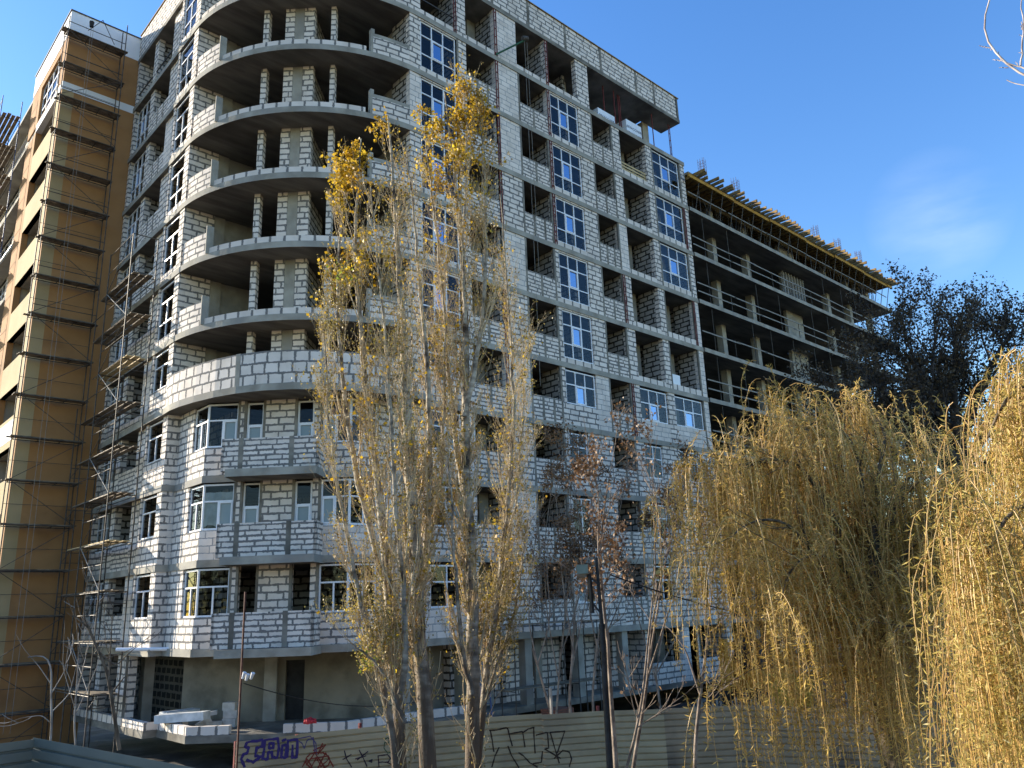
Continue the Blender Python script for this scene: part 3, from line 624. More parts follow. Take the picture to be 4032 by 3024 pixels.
# ================================================================== concrete frame wing under formwork
fr = thing('concrete_frame_building', 'bare concrete frame wing with open floors and guard boards', 'building')
FX0, FX1 = XR+.06, 51.0
for k in range(0, 10):
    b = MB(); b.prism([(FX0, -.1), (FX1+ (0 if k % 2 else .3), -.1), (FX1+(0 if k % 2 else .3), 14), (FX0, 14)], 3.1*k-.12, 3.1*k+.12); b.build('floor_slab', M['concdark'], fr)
    e = MB(); e.path([(FX0+.01, -.1), (FX1+(0 if k % 2 else .3)+.005, -.1), (FX1+(0 if k % 2 else .3)+.005, 13.9)], 3.1*k-.13, 3.1*k+.124, -.015); e.build('slab_edge', M['pier'], fr)
for k in range(0, 10):
    z0, z1 = 3.1*k+.12, 3.1*(k+1)-.12 if k < 9 else 30.2
    for x in (25.3, 29.55, 41.6, 45.6, 49.6):
        each('column', M['pier'], fr, [((x, 1.3), (x+.45, 1.3), z0, z1, .45)])
    c = MB()
    for x in (25.3, 29.55, 41.6, 45.6, 49.6): c.wall((x, 6.6), (x+.45, 6.6), z0, z1, .45)
    c.build('inner_column_row', M['conc'], fr)
    w_ = MB(); w_.wall((34.5, 1.35), (36.9, 1.35), z0, z1, .25); w_.build('shear_wall', M['pier'], fr)
    w_ = MB(); w_.wall((FX0+.1, 10), (FX1-8, 10), z0, z1, .2); w_.wall((33.5, 9.9), (33.5, 5), z0, z1, .2); w_.build('core_wall', M['conc'], fr)
    r = MB()
    for h in ((.62, 1.15) if k in (8, 7, 5, 4) else (1.1,)):
        x = FX0+.1
        while x < FX1-1:
            l = random.uniform(3.6, 6.0); x2 = min(x+l, FX1-.3); r.bar((x, -.02, z0+h+random.uniform(-.04, .04)), (x2, -.02, z0+h+random.uniform(-.05, .05)), .03, .075); x = x2-.3
    r.build('guard_board', M['rail'], fr)
    r = MB(); x = FX0+1.5
    while x < FX1-1: r.tube((x, .06, z0), (x, .06, z1 if int(x) % 3 else z0+1.3), .025); x += random.uniform(2.2, 3.4)
    r.build('prop', M['steel'], fr)
def cage(x, y, z0, z1, wd=.4):
    q = MB(); rr = .013
    for i in range(3):
        for j in range(3):
            if i != 1 or j != 1: q.tube((x+wd*i/2, y+wd*j/2, z0), (x+wd*i/2, y+wd*j/2, z1-random.uniform(0, .25)), rr, n=4)
    zz = z0+.1
    while zz < z1-.25:
        P = [(x, y, zz), (x+wd, y, zz), (x+wd, y+wd, zz), (x, y+wd, zz)]
        for i in range(4): q.tube(P[i], P[(i+1) % 4], .008, n=4)
        zz += .22
    return q
for x in (25.3, 29.55, 41.6, 45.6, 49.6): cage(x, 1.35, 30.5, 34.0).build('rebar_cage', M['rebar'], fr)
cage(20.3, .9, FT(10)-.0, FT(10)+2.4, .45).build('rebar_cage', M['steelblue'], bld)
w_ = MB(); w_.wall((34.0, 1.1), (37.2, 1.1), 24.95, 27.6, .06, 0)
for i in range(8): w_.bar((34.1+i*.43, 1.04, 24.95), (34.1+i*.43, 1.04, 27.6), .1)
w_.build('shuttering_panel', M['rail'], fr)
base_at(fr, (36, 7, 0))
fw = thing('formwork_deck', 'timber formwork deck on props topping the concrete frame wing', 'formwork')
b = MB(); b.box(FX0, -.35, 30.25, FX1-.2, 14, 30.29); b.build('deck_panel', M['plank'], fw)
b = MB(); b.box(FX0+.1, -.2, 30.30, FX1-.4, 14, 30.48); b.build('poured_slab', M['conc'], fw)
n_ = 58
for i in range(n_):
    x = FX0+.2+(FX1-FX0-.6)*i/(n_-1); b = MB(); y0 = -1.15+random.uniform(-.25, .25)
    b.bar((x+random.uniform(-.1, .1), y0, 30.14), (x+random.uniform(-.05, .05), 3.2, 30.14), .09, .2); b.build('joist', M['timber'], fw)
for y in (-.45, 1.0, 2.6):
    x = FX0-.4; i = 0
    while x < FX1-1:
        b = MB(); b.bar((x, y+(.04 if i % 2 else -.04), 29.92), (min(x+5.2, FX1-.3), y+(.04 if i % 2 else -.04), 29.92), .09, .22); b.build('main_beam', M['yellow'] if y < 0 else M['timber'], fw); x += 4.9; i += 1
b = MB()
for y in (-.45, 1.0, 2.6, 4.5, 6.5):
    x = FX0+.8
    while x < FX1-.5: b.tube((x, max(y, .0), 28.02), (x, y, 29.8), .03, n=5); x += random.uniform(1.1, 1.6)
for i in range(60):
    x = random.uniform(FX0+1, FX1-2); y = random.choice((.3, 1, 2, 3)); b.tube((x, y, 28.05), (x+random.uniform(-1, 1), y+random.uniform(-.3, .3), 29.7), .022, n=4)
b.build('prop', M['steel'], fw)
b = MB(); b.wall((33, 3.0), (42, 3.0), 28.02, 29.75, .1)
for i in range(18): b.bar((33.2+i*.5, 2.95, 28.02), (33.2+i*.5, 2.95, 29.75), .08)
b.build('wall_shutter', M['timber'], fw)
base_at(fw, (36, 3, 28.02))
# ================================================================== ground
def gz(x, y):
    """height of the ground"""
    z = -.85+.25*math.sin(x*.31+1)*math.cos(y*.27)*math.exp(-((x+3)**2+(y+2)**2)/900)
    z += .35*max(0, 1-abs(y+1.2)/3.2)*(1 if -9 < x < 21 else 0)*(.6+.4*math.sin(x*1.3))
    if x < -8.4 and 2 < y < 15: z += .1
    return z
me = bpy.data.meshes.new('ground'); xs = sorted(set([-900, -400, -200, -100, -60, -45]+[round(-34+i*1.0, 2) for i in range(90)]+[70, 100, 200, 500, 900]))
ys = sorted(set([-900, -300, -120, -60, -45]+[round(-34+i*.8, 2) for i in range(80)]+[45, 70, 150, 400, 900]))
vs = [(x, y, gz(x, y)+(random.uniform(-.05, .05) if -30 < x < 30 and -12 < y < 30 else 0)) for y in ys for x in xs]
nx_ = len(xs); fs = [(j*nx_+i, j*nx_+i+1, (j+1)*nx_+i+1, (j+1)*nx_+i) for j in range(len(ys)-1) for i in range(nx_-1)]
me.from_pydata(vs, [], fs); me.materials.append(M['soil']); me.polygons.foreach_set('use_smooth', [True]*len(fs)); go = bpy.data.objects.new('ground', me); COL.objects.link(go); tag(go, 'bare dark building site soil', kind='structure')
# rubble between the fence and the building
b = MB()
for i in range(900):
    t = random.random()
    x = random.uniform(-12, 18); y = random.uniform(-4.6-.35*(x+9), 5 if x < -7.8 else -.3)
    if x < -8.3: y = random.uniform(-4, 12)
    if random.random() < .35: x = random.uniform(-11, -5); y = random.uniform(-3, 3)
    s_ = random.choice((.06, .08, .1, .14, .22)); z = gz(x, y)
    q = [Vector((random.uniform(.5, 1)*a*s_, random.uniform(.5, 1)*c*s_, random.uniform(.5, 1)*d*s_*.7)) for d in (-1, 1) for a, c in ((-1, -1), (1, -1), (1, 1), (-1, 1))]
    r_ = Matrix.Rotation(random.uniform(0, 6), 3, 'Z') @ Matrix.Rotation(random.uniform(-.5, .5), 3, 'X'); q = [r_ @ v+Vector((x, y, z+.04)) for v in q]
    for f_ in ((0, 1, 2, 3), (4, 5, 6, 7), (0, 1, 5, 4), (1, 2, 6, 5), (2, 3, 7, 6), (3, 0, 4, 7)): b.quad([q[i_] for i_ in f_], [(0, 0)]*4)
tag(b.build('rubble', M['rubble']), 'broken concrete and stones on the soil', kind='stuff')
# ================================================================== fences
M['sheet'] = noisy('beige profiled sheet', (.36, .285, .17), (.48, .385, .235), .7, .65, stretch=(1, 1, 3), c3=(.26, .20, .135), s3=.5, spec=.3)
M['sheetgreen'] = noisy('grey green profiled sheet', (.13, .14, .115), (.19, .20, .165), .8, .5, c3=(.13, .14, .12), spec=.5)
M['sheetbrown'] = noisy('dull brown profiled sheet', (.25, .185, .11), (.38, .285, .18), .9, .55, c3=(.11, .09, .07), spec=.5)
def profiled(parent, a, b, za, zb, zbot, m, pitch=.17, depth=.045):
    """one horizontally ribbed sheet between posts a and b; outside on the right hand"""
    ax, ay = a; bx, by = b; l = math.hypot(bx-ax, by-ay); nx, ny = (by-ay)/l, -(bx-ax)/l
    f = MB(); zs = []; n = int((za-zbot)/pitch)+1
    for i in range(n+1):
        z = -i*pitch; zs += [(z, 1), (z-pitch*.72, 1), (z-pitch*.80, 0), (z-pitch*.93, 0)]
    prev = None
    for z, o in zs:
        row = []
        for (x, y), zt in ((a, za), (b, zb)):
            zz = max(zt+z, zbot-.4); row.append((x+nx*depth*o, y+ny*depth*o, zz))
        if prev: f.quad([prev[0], prev[1], row[1], row[0]], [(0, 0), (l, 0), (l, 1), (0, 1)])
        prev = row
    o_ = f.build('profiled_sheet', m, parent)
    md = o_.modifiers.new('thick', 'SOLIDIFY'); md.thickness = .004
    return o_
fence = thing('fence', 'long curved beige profiled sheet hoarding with graffiti in front of the site', 'fence')
FP = [(-9.26, -4.56), (-7.9, -5.16), (-6.4, -5.78), (-4.8, -6.42), (-3.2, -7.05), (-1.7, -7.85), (-.2, -8.7), (1.2, -9.95), (2.7, -11.3), (3.6, -12.9), (4.2, -14.8), (4.6, -17.0), (4.9, -19.5)]
FZ = [1.27, 1.31, 1.33, 1.33, 1.31, 1.3, 1.29, 1.27, 1.28, 1.24, 1.26, 1.25, 1.25]
for i in range(len(FP)-1):
    dz = random.uniform(-.02, .02)
    profiled(fence, FP[i], FP[i+1], FZ[i]+dz, FZ[i+1]+dz, -.85, M['sheet'] if i < 7 else M['sheetbrown'])
for i, p_ in enumerate(FP):
    b = MB(); b.bar((p_[0]+.03, p_[1]+.06, -1), (p_[0]+.03, p_[1]+.06, FZ[i]+(.0 if i not in (2, 4, 6) else .12)), .07); b.build('fence_post', M['rust'], fence)
def on_fence(px, py):
    q = (px-2016)/FPX*AX[0] - (py-1512)/FPX*AX[1] + AX[2]
    best = None
    for i in range(len(FP)-1):
        a, b_ = np.array(FP[i]), np.array(FP[i+1]); e = b_-a; n = np.array([e[1], -e[0]])/np.hypot(*e); a2 = a+n*.053
        den = q[0]*n[0]+q[1]*n[1]
        if abs(den) < 1e-6: continue
        t = ((a2[0]-CAM[0])*n[0]+(a2[1]-CAM[1])*n[1])/den; p = CAM+q*t; s_ = ((p[0]-a[0])*e[0]+(p[1]-a[1])*e[1])/(e@e)
        if -.02 <= s_ <= 1.02: best = (p, e/np.hypot(*e)); break
    return best
def graffiti(strokes, wd, m, f=lambda x, y: (x, y)):
    b = MB()
    for st in strokes:
        P = [on_fence(*f(*p)) for p in st]; P = [p for p in P if p is not None]
        Q = []
        for i in range(len(P)-1):    # soften the hand-drawn line
            for t in (0, .33, .66): Q.append(P[i][0]*(1-t)+P[i+1][0]*t+np.array([0, 0, .008*math.sin(i*3+t*9)]))
        if P: Q.append(P[-1][0])
        for i in range(len(Q)-1):
            a, c_ = Vector(Q[i]), Vector(Q[i+1]); d = c_-a
            if d.length < 1e-4: continue
            e = Vector((*P[0][1], 0)); nrm = Vector((e.y, -e.x, 0)); s_ = d.normalized().cross(nrm)*wd/2*(1+.2*math.sin(i*1.7)); ext = d.normalized()*wd*.3
            o_ = nrm*(.0006*(i % 5))
            b.quad([a-ext-s_+o_, a-ext+s_+o_, c_+ext+s_+o_, c_+ext-s_+o_], [(0, 0)]*4)
    return b.build('graffiti', m, fence)
def spray(name, c): return noisy(name, tuple(x*.8 for x in c), c, 6, .7)
z5 = lambda x, y: (x/1.6458, 2016+y/1.6458)
z7 = lambda x, y: (1344+x/1.6458, 2016+y/1.6458)
graffiti([[(1585, 1650), (1562, 1600), (1580, 1568), (1602, 1562), (1612, 1528), (1588, 1524), (1600, 1492), (1700, 1478), (1702, 1520), (1664, 1528), (1654, 1580), (1690, 1586), (1640, 1622), (1600, 1606)],
          [(1700, 1600), (1712, 1540), (1716, 1478), (1800, 1468), (1808, 1530), (1796, 1592), (1764, 1590), (1762, 1556), (1738, 1558), (1734, 1602), (1700, 1600)], [(1746, 1500), (1774, 1498), (1770, 1530), (1744, 1530), (1746, 1500)],
          [(1822, 1590), (1830, 1512), (1856, 1510), (1850, 1592), (1822, 1590)], [(1830, 1482), (1852, 1474)],
          [(1862, 1588), (1866, 1480), (1926, 1474), (1922, 1590), (1894, 1592), (1896, 1512)]], .06, spray('purple spray paint', (.05, .03, .16)), z5)
graffiti([[(1932, 1566), (1934, 1482), (1958, 1500), (1972, 1532), (1990, 1480), (2030, 1462), (2040, 1560)], [(1930, 1470), (2010, 1452), (2048, 1500), (2050, 1570)]], .025, spray('thin violet spray paint', (.10, .08, .18)), z5)
graffiti([[(2000+80*math.cos(a)+60, 1612+56*math.sin(a)) for a in np.linspace(0, 6.3, 12)], [(1985, 1640), (2040, 1560), (2100, 1650)], [(2010, 1600), (2130, 1580)], [(2060, 1660), (2110, 1560), (2160, 1650)],
          [(2030, 1545), (2110, 1510), (2060, 1570), (2090, 1500)], [(1960, 1650), (1990, 1600), (2020, 1650), (2050, 1590), (2080, 1650), (2130, 1600)]], .03, spray('red spray paint', (.22, .035, .02)), z5)
graffiti([[(960, 1416), (1010, 1412), (1068, 1398), (1078, 1404)], [(966, 1416), (978, 1480), (988, 1552)], [(1078, 1400), (1092, 1460), (1108, 1516)], [(1092, 1438), (1170, 1422), (1176, 1428), (1190, 1522)],
          [(1176, 1430), (1210, 1406), (1250, 1396)], [(1246, 1396), (1250, 1480), (1256, 1562)], [(1262, 1446), (1330, 1428)], [(1336, 1430), (1344, 1530), (1326, 1534)], [(1354, 1428), (1380, 1520), (1412, 1626)],
          [(1354, 1428), (1448, 1420), (1400, 1560)], [(1022, 1526), (996, 1580), (976, 1652)], [(1080, 1518), (1104, 1580), (1150, 1656)], [(1150, 1560), (1180, 1580), (1220, 1624), (1270, 1652)], [(1304, 1552), (1296, 1622), (1242, 1632)],
          [(1380, 1596), (1436, 1544), (1478, 1556), (1492, 1600), (1478, 1650)], [(1318, 1536), (1420, 1596)]], .035, spray('dark brown spray paint', (.045, .025, .015)), z7)
graffiti([[(20, 1548), (34, 1600), (66, 1652)], [(64, 1572), (10, 1604)], [(116, 1544), (140, 1590), (166, 1648)], [(172, 1552), (104, 1606)], [(92, 1600), (160, 1580)], [(238, 1580), (244, 1652)], [(238, 1580), (300, 1572), (318, 1596), (304, 1620), (246, 1622)],
          [(296, 1622), (360, 1652)], [(180, 1614), (200, 1604), (196, 1622), (180, 1614)]], .028, spray('black spray paint', (.035, .02, .035)), z7)
graffiti([[(282, 1474), (300, 1462), (316, 1476), (300, 1500), (282, 1490), (276, 1530), (300, 1562), (330, 1556)]], .02, spray('green spray paint', (.03, .09, .04)), z7)
base_at(fence, (-3, -7.1, -.9))
f2 = thing('fence', 'grey green profiled sheet fence leaning at the lower left', 'fence')
A_, B_, C_ = at(138, 2902, 18.5), at(800, 3027, 16.6), at(-60, 2934, 18.0)
profiled(f2, A_[:2], B_[:2], A_[2], B_[2], -1.0, M['sheetgreen'], .2); profiled(f2, C_[:2], A_[:2]-np.array([.03, 0]), C_[2], A_[2]-.03, -1.0, M['sheetgreen'], .2)
for P_ in (A_, B_, C_): b = MB(); b.bar((P_[0], P_[1]+.08, -1.1), (P_[0], P_[1]+.08, P_[2]-.04), .06); b.build('fence_post', M['steel'], f2)
base_at(f2, (A_[0], A_[1], -.9))
# ================================================================== scaffolds
def plankdeck(x0, y0, x1, y1, z, along, parent, m='plank', n=3):
    b = MB()
    for i in range(n):
        if along == 'x': w_ = (y1-y0)/n; b.bar((x0-random.uniform(0, .25), y0+w_*(i+.5), z+random.uniform(0, .02)), (x1+random.uniform(0, .2), y0+w_*(i+.5), z+random.uniform(0, .03)), w_*.82, .04)
        else: w_ = (x1-x0)/n; b.bar((x0+w_*(i+.5), y0-random.uniform(0, .3), z+random.uniform(0, .02)), (x0+w_*(i+.5), y1+random.uniform(0, .3), z+random.uniform(0, .03)), w_*.82, .04)
    b.build('plank_deck', M[m], parent)
sc = thing('scaffold', 'tall narrow steel scaffold against the ochre end wall', 'scaffold')
zs = [34.15-1.945*i for i in range(18)]
X0, X1, Y0, Y1 = -11.2, -8.45, 15.0, 15.75
for x in (X0, X1):
    for y in (Y0, Y1): b = MB(); b.tube((x, y, -.7), (x, y, 34.5 if x == X0 else 35.4), .026); b.build('standard', M['steel'], sc)
for i, z in enumerate(zs):
    plankdeck(X0, Y0+.05, X1, Y1-.05, z-.35, 'x', sc)
    b = MB()
    for y in (Y0, Y1): b.tube((X0, y, z-.4), (X1, y, z-.4), .022); b.tube((X0, y, z+.05), (X1, y, z+.05), .02) if y == Y0 and i < 9 else None
    b.tube((X0, Y1, z-1.35), (X1, Y1, z-1.35), .012)
    for x in (X0, (X0+X1)/2-.4, (X0+X1)/2+.5, X1): b.tube((x, Y0, z-.42), (x, Y1, z-.42), .02)
    b.build('ledger', M['steel'], sc)
    b = MB(); (b.tube((X0, Y0, z-.4), (X1, Y0, z-2.3), .016) if i % 2 == 0 else b.tube((X1, Y0, z-.4), (X0, Y0, z-2.3), .016)); b.build('brace', M['steel'], sc)
b = MB(); b.tube((X0+.9, Y0, 34.1), (X0+1.6, Y0+.3, 35.3), .02); b.tube((X0+1.6, Y0+.3, 35.3), (X0+2.2, Y0, 33.9), .02); b.build('hoist_arm', M['steel'], sc)
b = MB(); b.tube((X0+1.0, Y0-.12, 34.4), (X0+.9, Y0-.2, 0), .008, n=4); b.tube((X0+1.1, Y0-.12, 34.4), (X0+1.15, Y0-.2, 0), .008, n=4); b.build('hoist_rope', M['rail'], sc)
b = MB(); b.tube((X0+1.0, Y0-.1, 34.3), (X0+1.0, Y0-.1, 34.62), .09, r2=.13); b.build('pulley', M['dark'], sc)
base_at(sc, (-9.8, 15.4, -.7))
sc = thing('scaffold', 'steel frame scaffold with plank walkways along the left side of the white block building', 'scaffold')
zs = [18.9-1.92*i for i in range(10)]
XO, XI = -8.75, -7.68
for y, zt in ((9.4, 20.8), (12.5, 20.9), (15.3, 14.0)):
    for x in (XO, XI): b = MB(); b.tube((x, y, -.7), (x, y, zt), .028); b.build('standard', M['steel'], sc)
for i, z in enumerate(zs):
    ye = 15.6 if z < 14 else 13.4
    plankdeck(XO+.05, 9.2 if i % 3 else 9.35, XI-.15, ye+(.8 if i % 2 else 0) if ye < 15 else 14.6, z, 'y', sc, 'newplank' if i in (2, 6) else 'plank', 3)
    b = MB()
    for y in (9.4, 12.5)+((15.3,) if z < 13 else ()): b.tube((XO, y, z-.05), (XI, y, z-.05), .022); b.tube((XO, y, z-.5), (XI, y, z-.5), .018); b.tube((XO, y, z-.5), (XO+.3, y, z-.05), .014)
    for x in (XO, XI): b.tube((x, 9.4, z-.06), (x, min(ye, 14.5), z-.06), .02)
    b.tube((XO, 9.4, z+1.0), (XO, 14.8 if i % 2 else 12.5, z+1.0), .018)
    b.build('ledger', M['steel'], sc)
    b = MB(); b.tube((XO, 9.4 if i % 2 else 12.5, z), (XO, 12.5 if i % 2 else 9.4, z+1.9), .018); b.build('brace', M['rail' if i % 2 else 'steel'], sc)
b = MB(); b.tube((XO, 9.4, 20.8), (XI, 9.4, 20.8), .02); b.tube((XO, 9.4, 20.8), (XO, 12.5, 20.8), .02); b.tube((XI, 9.4, 20.2), (XI, 12.5, 20.2), .02); b.build('ledger', M['steel'], sc)
base_at(sc, (-8.2, 12.4, -.7))
sc = thing('scaffold', 'distant scaffold with stacked plank decks on the sunlit left flank of the rendered building', 'scaffold')
for y in (24.4, 27.4, 30.4, 33.4):
    for x in (-12.3, -11.3): b = MB(); b.tube((x, y, -.7), (x, y, 34.4), .028); b.build('standard', M['steelblue' if y < 25 else 'steel'], sc)
for i in range(17):
    z = 33.1-1.95*i; plankdeck(-12.25, 24.2, -11.35, 33.6, z, 'y', sc, n=4)
    b = MB()
    for x in (-12.3, -11.3): b.tube((x, 24.4, z-.05), (x, 33.4, z-.05), .02); 
    for y in (24.4, 27.4, 30.4, 33.4): b.tube((-12.3, y, z-.06), (-11.3, y, z-.06), .02)
    b.tube((-12.3, 24.4, z+1), (-12.3, 33.4, z+1), .018)
    b.build('ledger', M['steel'], sc)
    b = MB(); b.tube((-12.3, 24.4, z), (-12.3, 27.4, z+1.9), .016); b.tube((-12.3, 30.4, z), (-12.3, 27.4, z+1.9), .016); b.build('brace', M['steel'], sc)
base_at(sc, (-11.8, 29, -.7))
# trestle walkway on the ground floor of the long side
sc = thing('trestle_scaffold', 'low trestle walkway of planks at the foot of the long facade', 'scaffold')
plankdeck(3.2, -1.3, 8.4, -.5, 1.15, 'x', sc); plankdeck(3.4, -1.2, 9.2, -.5, 3.55, 'x', sc)
for x in (3.4, 5.2, 7.0, 8.3):
    b = MB(); b.tube((x, -1.3, -.6), (x, -1.3, 3.6), .025); b.tube((x, -.5, -.6), (x, -.5, 3.6), .025); b.tube((x, -1.3, 1.1), (x, -.5, 1.1), .02); b.tube((x, -1.3, 3.5), (x, -.5, 3.5), .02); b.build('standard', M['steel'], sc)
base_at(sc, (6, -.9, -.6))
# ================================================================== smaller things on the site
lad = thing('ladder', 'blue metal ladder standing against the first floor opening behind the poplars', 'ladder')
b = MB(); b.bar((2.15, -.9, -.5), (2.15, -.25, 4.4), .05); b.build('rail', M['steelblue'], lad); b = MB(); b.bar((2.6, -.9, -.5), (2.6, -.25, 4.4), .05); b.build('rail', M['steelblue'], lad)
for i in range(14): t = (i+.6)/14; b = MB(); b.tube((2.15, -.9+.65*t, -.5+4.9*t), (2.6, -.9+.65*t, -.5+4.9*t), .016); b.build('rung', M['steelblue'], lad)
base_at(lad, (2.4, -.9, -.5))
def stack(root, x, y, z, n, m, l, wd, h, rot=0.0, jit=.05):
    for i in range(n):
        b = MB(); a = rot+random.uniform(-.04, .04); dx, dy = math.cos(a)*l/2, math.sin(a)*l/2; cx, cy = x+random.uniform(-jit, jit), y+random.uniform(-jit, jit)
        b.bar((cx-dx, cy-dy, z+h*(i+.5)), (cx+dx, cy+dy, z+h*(i+.5)), wd*random.uniform(.92, 1), h*.72); b.build('board', m, root)
p_ = at(282, 2895, 24); st = thing('board_stack', 'tall stack of grey weathered boards beside the bare saplings', 'board stack'); stack(st, p_[0], p_[1], -.55, 16, M['plank'], 1.9, 1.1, .07, .75); base_at(st, (p_[0], p_[1], -.55))
p_ = at(40, 2890, 23.5); st = thing('board_stack', 'low stack of boards at the left edge with a white plank on it', 'board stack'); stack(st, p_[0], p_[1], -.6, 8, M['plank'], 2.4, 1.2, .08, .75)
b = MB(); b.bar((p_[0]-1.2, p_[1]-1.1, .12), (p_[0]+1.0, p_[1]+.7, .12), .3, .05); b.build('white_board', M['white'], st); base_at(st, (p_[0], p_[1], -.6))
b = MB(); b.tube((-8.35, 8.0, 3.26), (-6.6, 6.3, 3.2), .07, n=12); tag(b.build('drain_pipe', M['pvc']), 'white plastic pipe lying along the first floor ledge', 'pipe')
def loose(label, cx, cy, z, a, l=.6, wd=.3, h=.25, tilt=0., m='white', name='concrete_block', cat='block', group='loose aerated blocks on the ground floor slab'):
    b = MB(); d = Vector((math.cos(a)*math.cos(tilt), math.sin(a)*math.cos(tilt), math.sin(tilt)))*l/2; c = Vector((cx, cy, z)); b.bar(c-d, c+d, wd, h); o_ = b.build(name, M[m]); md = o_.modifiers.new('edge', 'BEVEL'); md.width = .012; md.segments = 2
    return tag(o_, label, cat, group)
loose('large white foam block resting on the corner plinth', -6.6, 5.7, .86, -.9, 1.9, .5, .28, .05, 'bag', 'foam_block', 'foam block', 'white foam blocks on the corner plinth')
loose('smaller white foam block lying behind the large one', -6.2, 7.0, .86, .1, 1.3, .6, .22, 0, 'bag', 'foam_block', 'foam block', 'white foam blocks on the corner plinth')
M['aac'] = noisy('aerated concrete', (.46, .44, .40), (.62, .59, .55), 5, .95, .2, 50)
p_ = at(905, 2840, 33.8)
loose('bottom block of the small upright stack by the concrete wall', p_[0], p_[1], .5, -.78, .5, .3, .3, m='aac'); loose('middle block of the small upright stack by the concrete wall', p_[0]+.03, p_[1], .8, -.7, .5, .3, .28, m='aac')
loose('top block of the small upright stack by the concrete wall', p_[0], p_[1]+.03, 1.08, -.85, .48, .3, .28, m='aac'); loose('second bottom block left of the upright stack', p_[0]-.5, p_[1]+.2, .47, -.6, .55, .3, .24, m='aac')
loose('tilted block leaning on the heap left of the upright stack', p_[0]-.8, p_[1]+.45, .55, -.3, .55, .25, .22, .5, 'aac'); loose('flat block on top of the heap left of the upright stack', p_[0]-.62, p_[1]+.4, .86, -.5, .55, .28, .14, .12, 'aac'); loose('lone block standing on end against the concrete wall', p_[0]-1.3, p_[1]+.9, .5, 1.2, .3, .2, .3, m='aac')
# pallets of blocks on the open top floor, with the maker's word printed on the wrap
M['wrap'] = noisy('white pallet wrap', (.70, .72, .74), (.82, .84, .86), 2.5, .35, spec=.5)
M['print'] = noisy('dark blue print', (.02, .03, .07), (.03, .05, .1), 3, .6)
def pallet(label, x0, x1, y0, y1, z, h, rows):
    t = thing('block_pallet', label, 'pallet', group='pallets of blocks on the open top floor')
    b = MB(); b.box(x0, y0, z+.12, x1, y1, z+h); o_ = b.build('wrapped_blocks', M['wrap'], t); md = o_.modifiers.new('edge', 'BEVEL'); md.width = .02; md.segments = 2
    b = MB()
    for i in range(3): y = y0+.08+(y1-y0-.16)*i/2; b.box(x0+.02, y-.05, z, x1-.02, y+.05, z+.115)
    b.build('pallet_base', M['plank'], t)
    for i in range(rows):
        cu = bpy.data.curves.new('wrap_print', 'FONT'); cu.body = 'МАССИВЪ'; cu.size = .24; cu.extrude = .001; cu.align_x = 'CENTER'; cu.align_y = 'CENTER'
        tmp = bpy.data.objects.new('wrap_print', cu); COL.objects.link(tmp); bpy.context.view_layer.update(); me_ = bpy.data.meshes.new_from_object(tmp.evaluated_get(bpy.context.evaluated_depsgraph_get())); bpy.data.objects.remove(tmp)
        me_.transform(Matrix.Translation(((x0+x1)/2+.12, y0-.006, z+.3+i*.38)) @ Matrix.Rotation(math.pi/2, 4, 'X')); me_.materials.clear(); me_.materials.append(M['print']); o_ = bpy.data.objects.new('wrap_print', me_); COL.objects.link(o_); o_.parent = t
        b = MB(); cx = (x0+x1)/2-.62; zz = z+.3+i*.38
        for j in range(3): b.bar((cx-.1+j*.07, y0-.004, zz-.08), (cx+.0+j*.07, y0-.004, zz+.1), .03, .004, up=(0, 1, 0))
        b.build('wrap_emblem', M['print'], t)
    base_at(t, ((x0+x1)/2, (y0+y1)/2, z))
Z10 = FT(10)+.004
pallet('low wrapped pallet between the rust red posts at left', 12.9, 14.4, .25, 1.1, Z10, .75, 1)
pallet('tall wrapped pallet with two lines of print at centre', 15.55, 17.0, .3, 1.2, Z10, 1.15, 2)
t = thing('block_pallet', 'half emptied grey pallet of blocks near the end column', 'pallet', group='pallets of blocks on the open top floor')
b = MB(); b.box(17.15, .5, Z10, 18.2, 1.2, Z10+.55); o_ = b.build('wrapped_blocks', M['bag'], t); b = MB(); b.box(17.1, .45, Z10+.0, 18.25, 1.25, Z10+.1); b.build('pallet_base', M['plank'], t); base_at(t, (17.7, .8, Z10))
loose('white pack of board standing in the fifth floor loggia near the right end', 17.95, .35, FT(5)+.52, 0, .9, .35, .95, m='wrap', name='board_pack', cat='board pack', group=None)
# hoist on the facade
h = thing('rope_hoist', 'green hoist boom with pulley and long ropes near the top of the facade', 'hoist')
b = MB(); b.tube((4.75, -.05, 31.2), (5.9, -1.0, 32.05), .05, n=8); b.build('boom', noisy('green painted tube', (.02, .09, .05), (.04, .14, .08), 5, .5), h)
b = MB(); b.tube((5.75, -.98, 32.1), (6.05, -1.05, 32.2), .13, n=10); b.build('pulley', M['steel'], h)
for dx in (0, .17): b = MB(); b.tube((5.88+dx, -1.0, 32.0), (5.95+dx*1.6, -.9, 13.8+dx*30), .012, n=4); b.build('rope', M['rail'], h)
base_at(h, (4.75, -.05, 31.2))
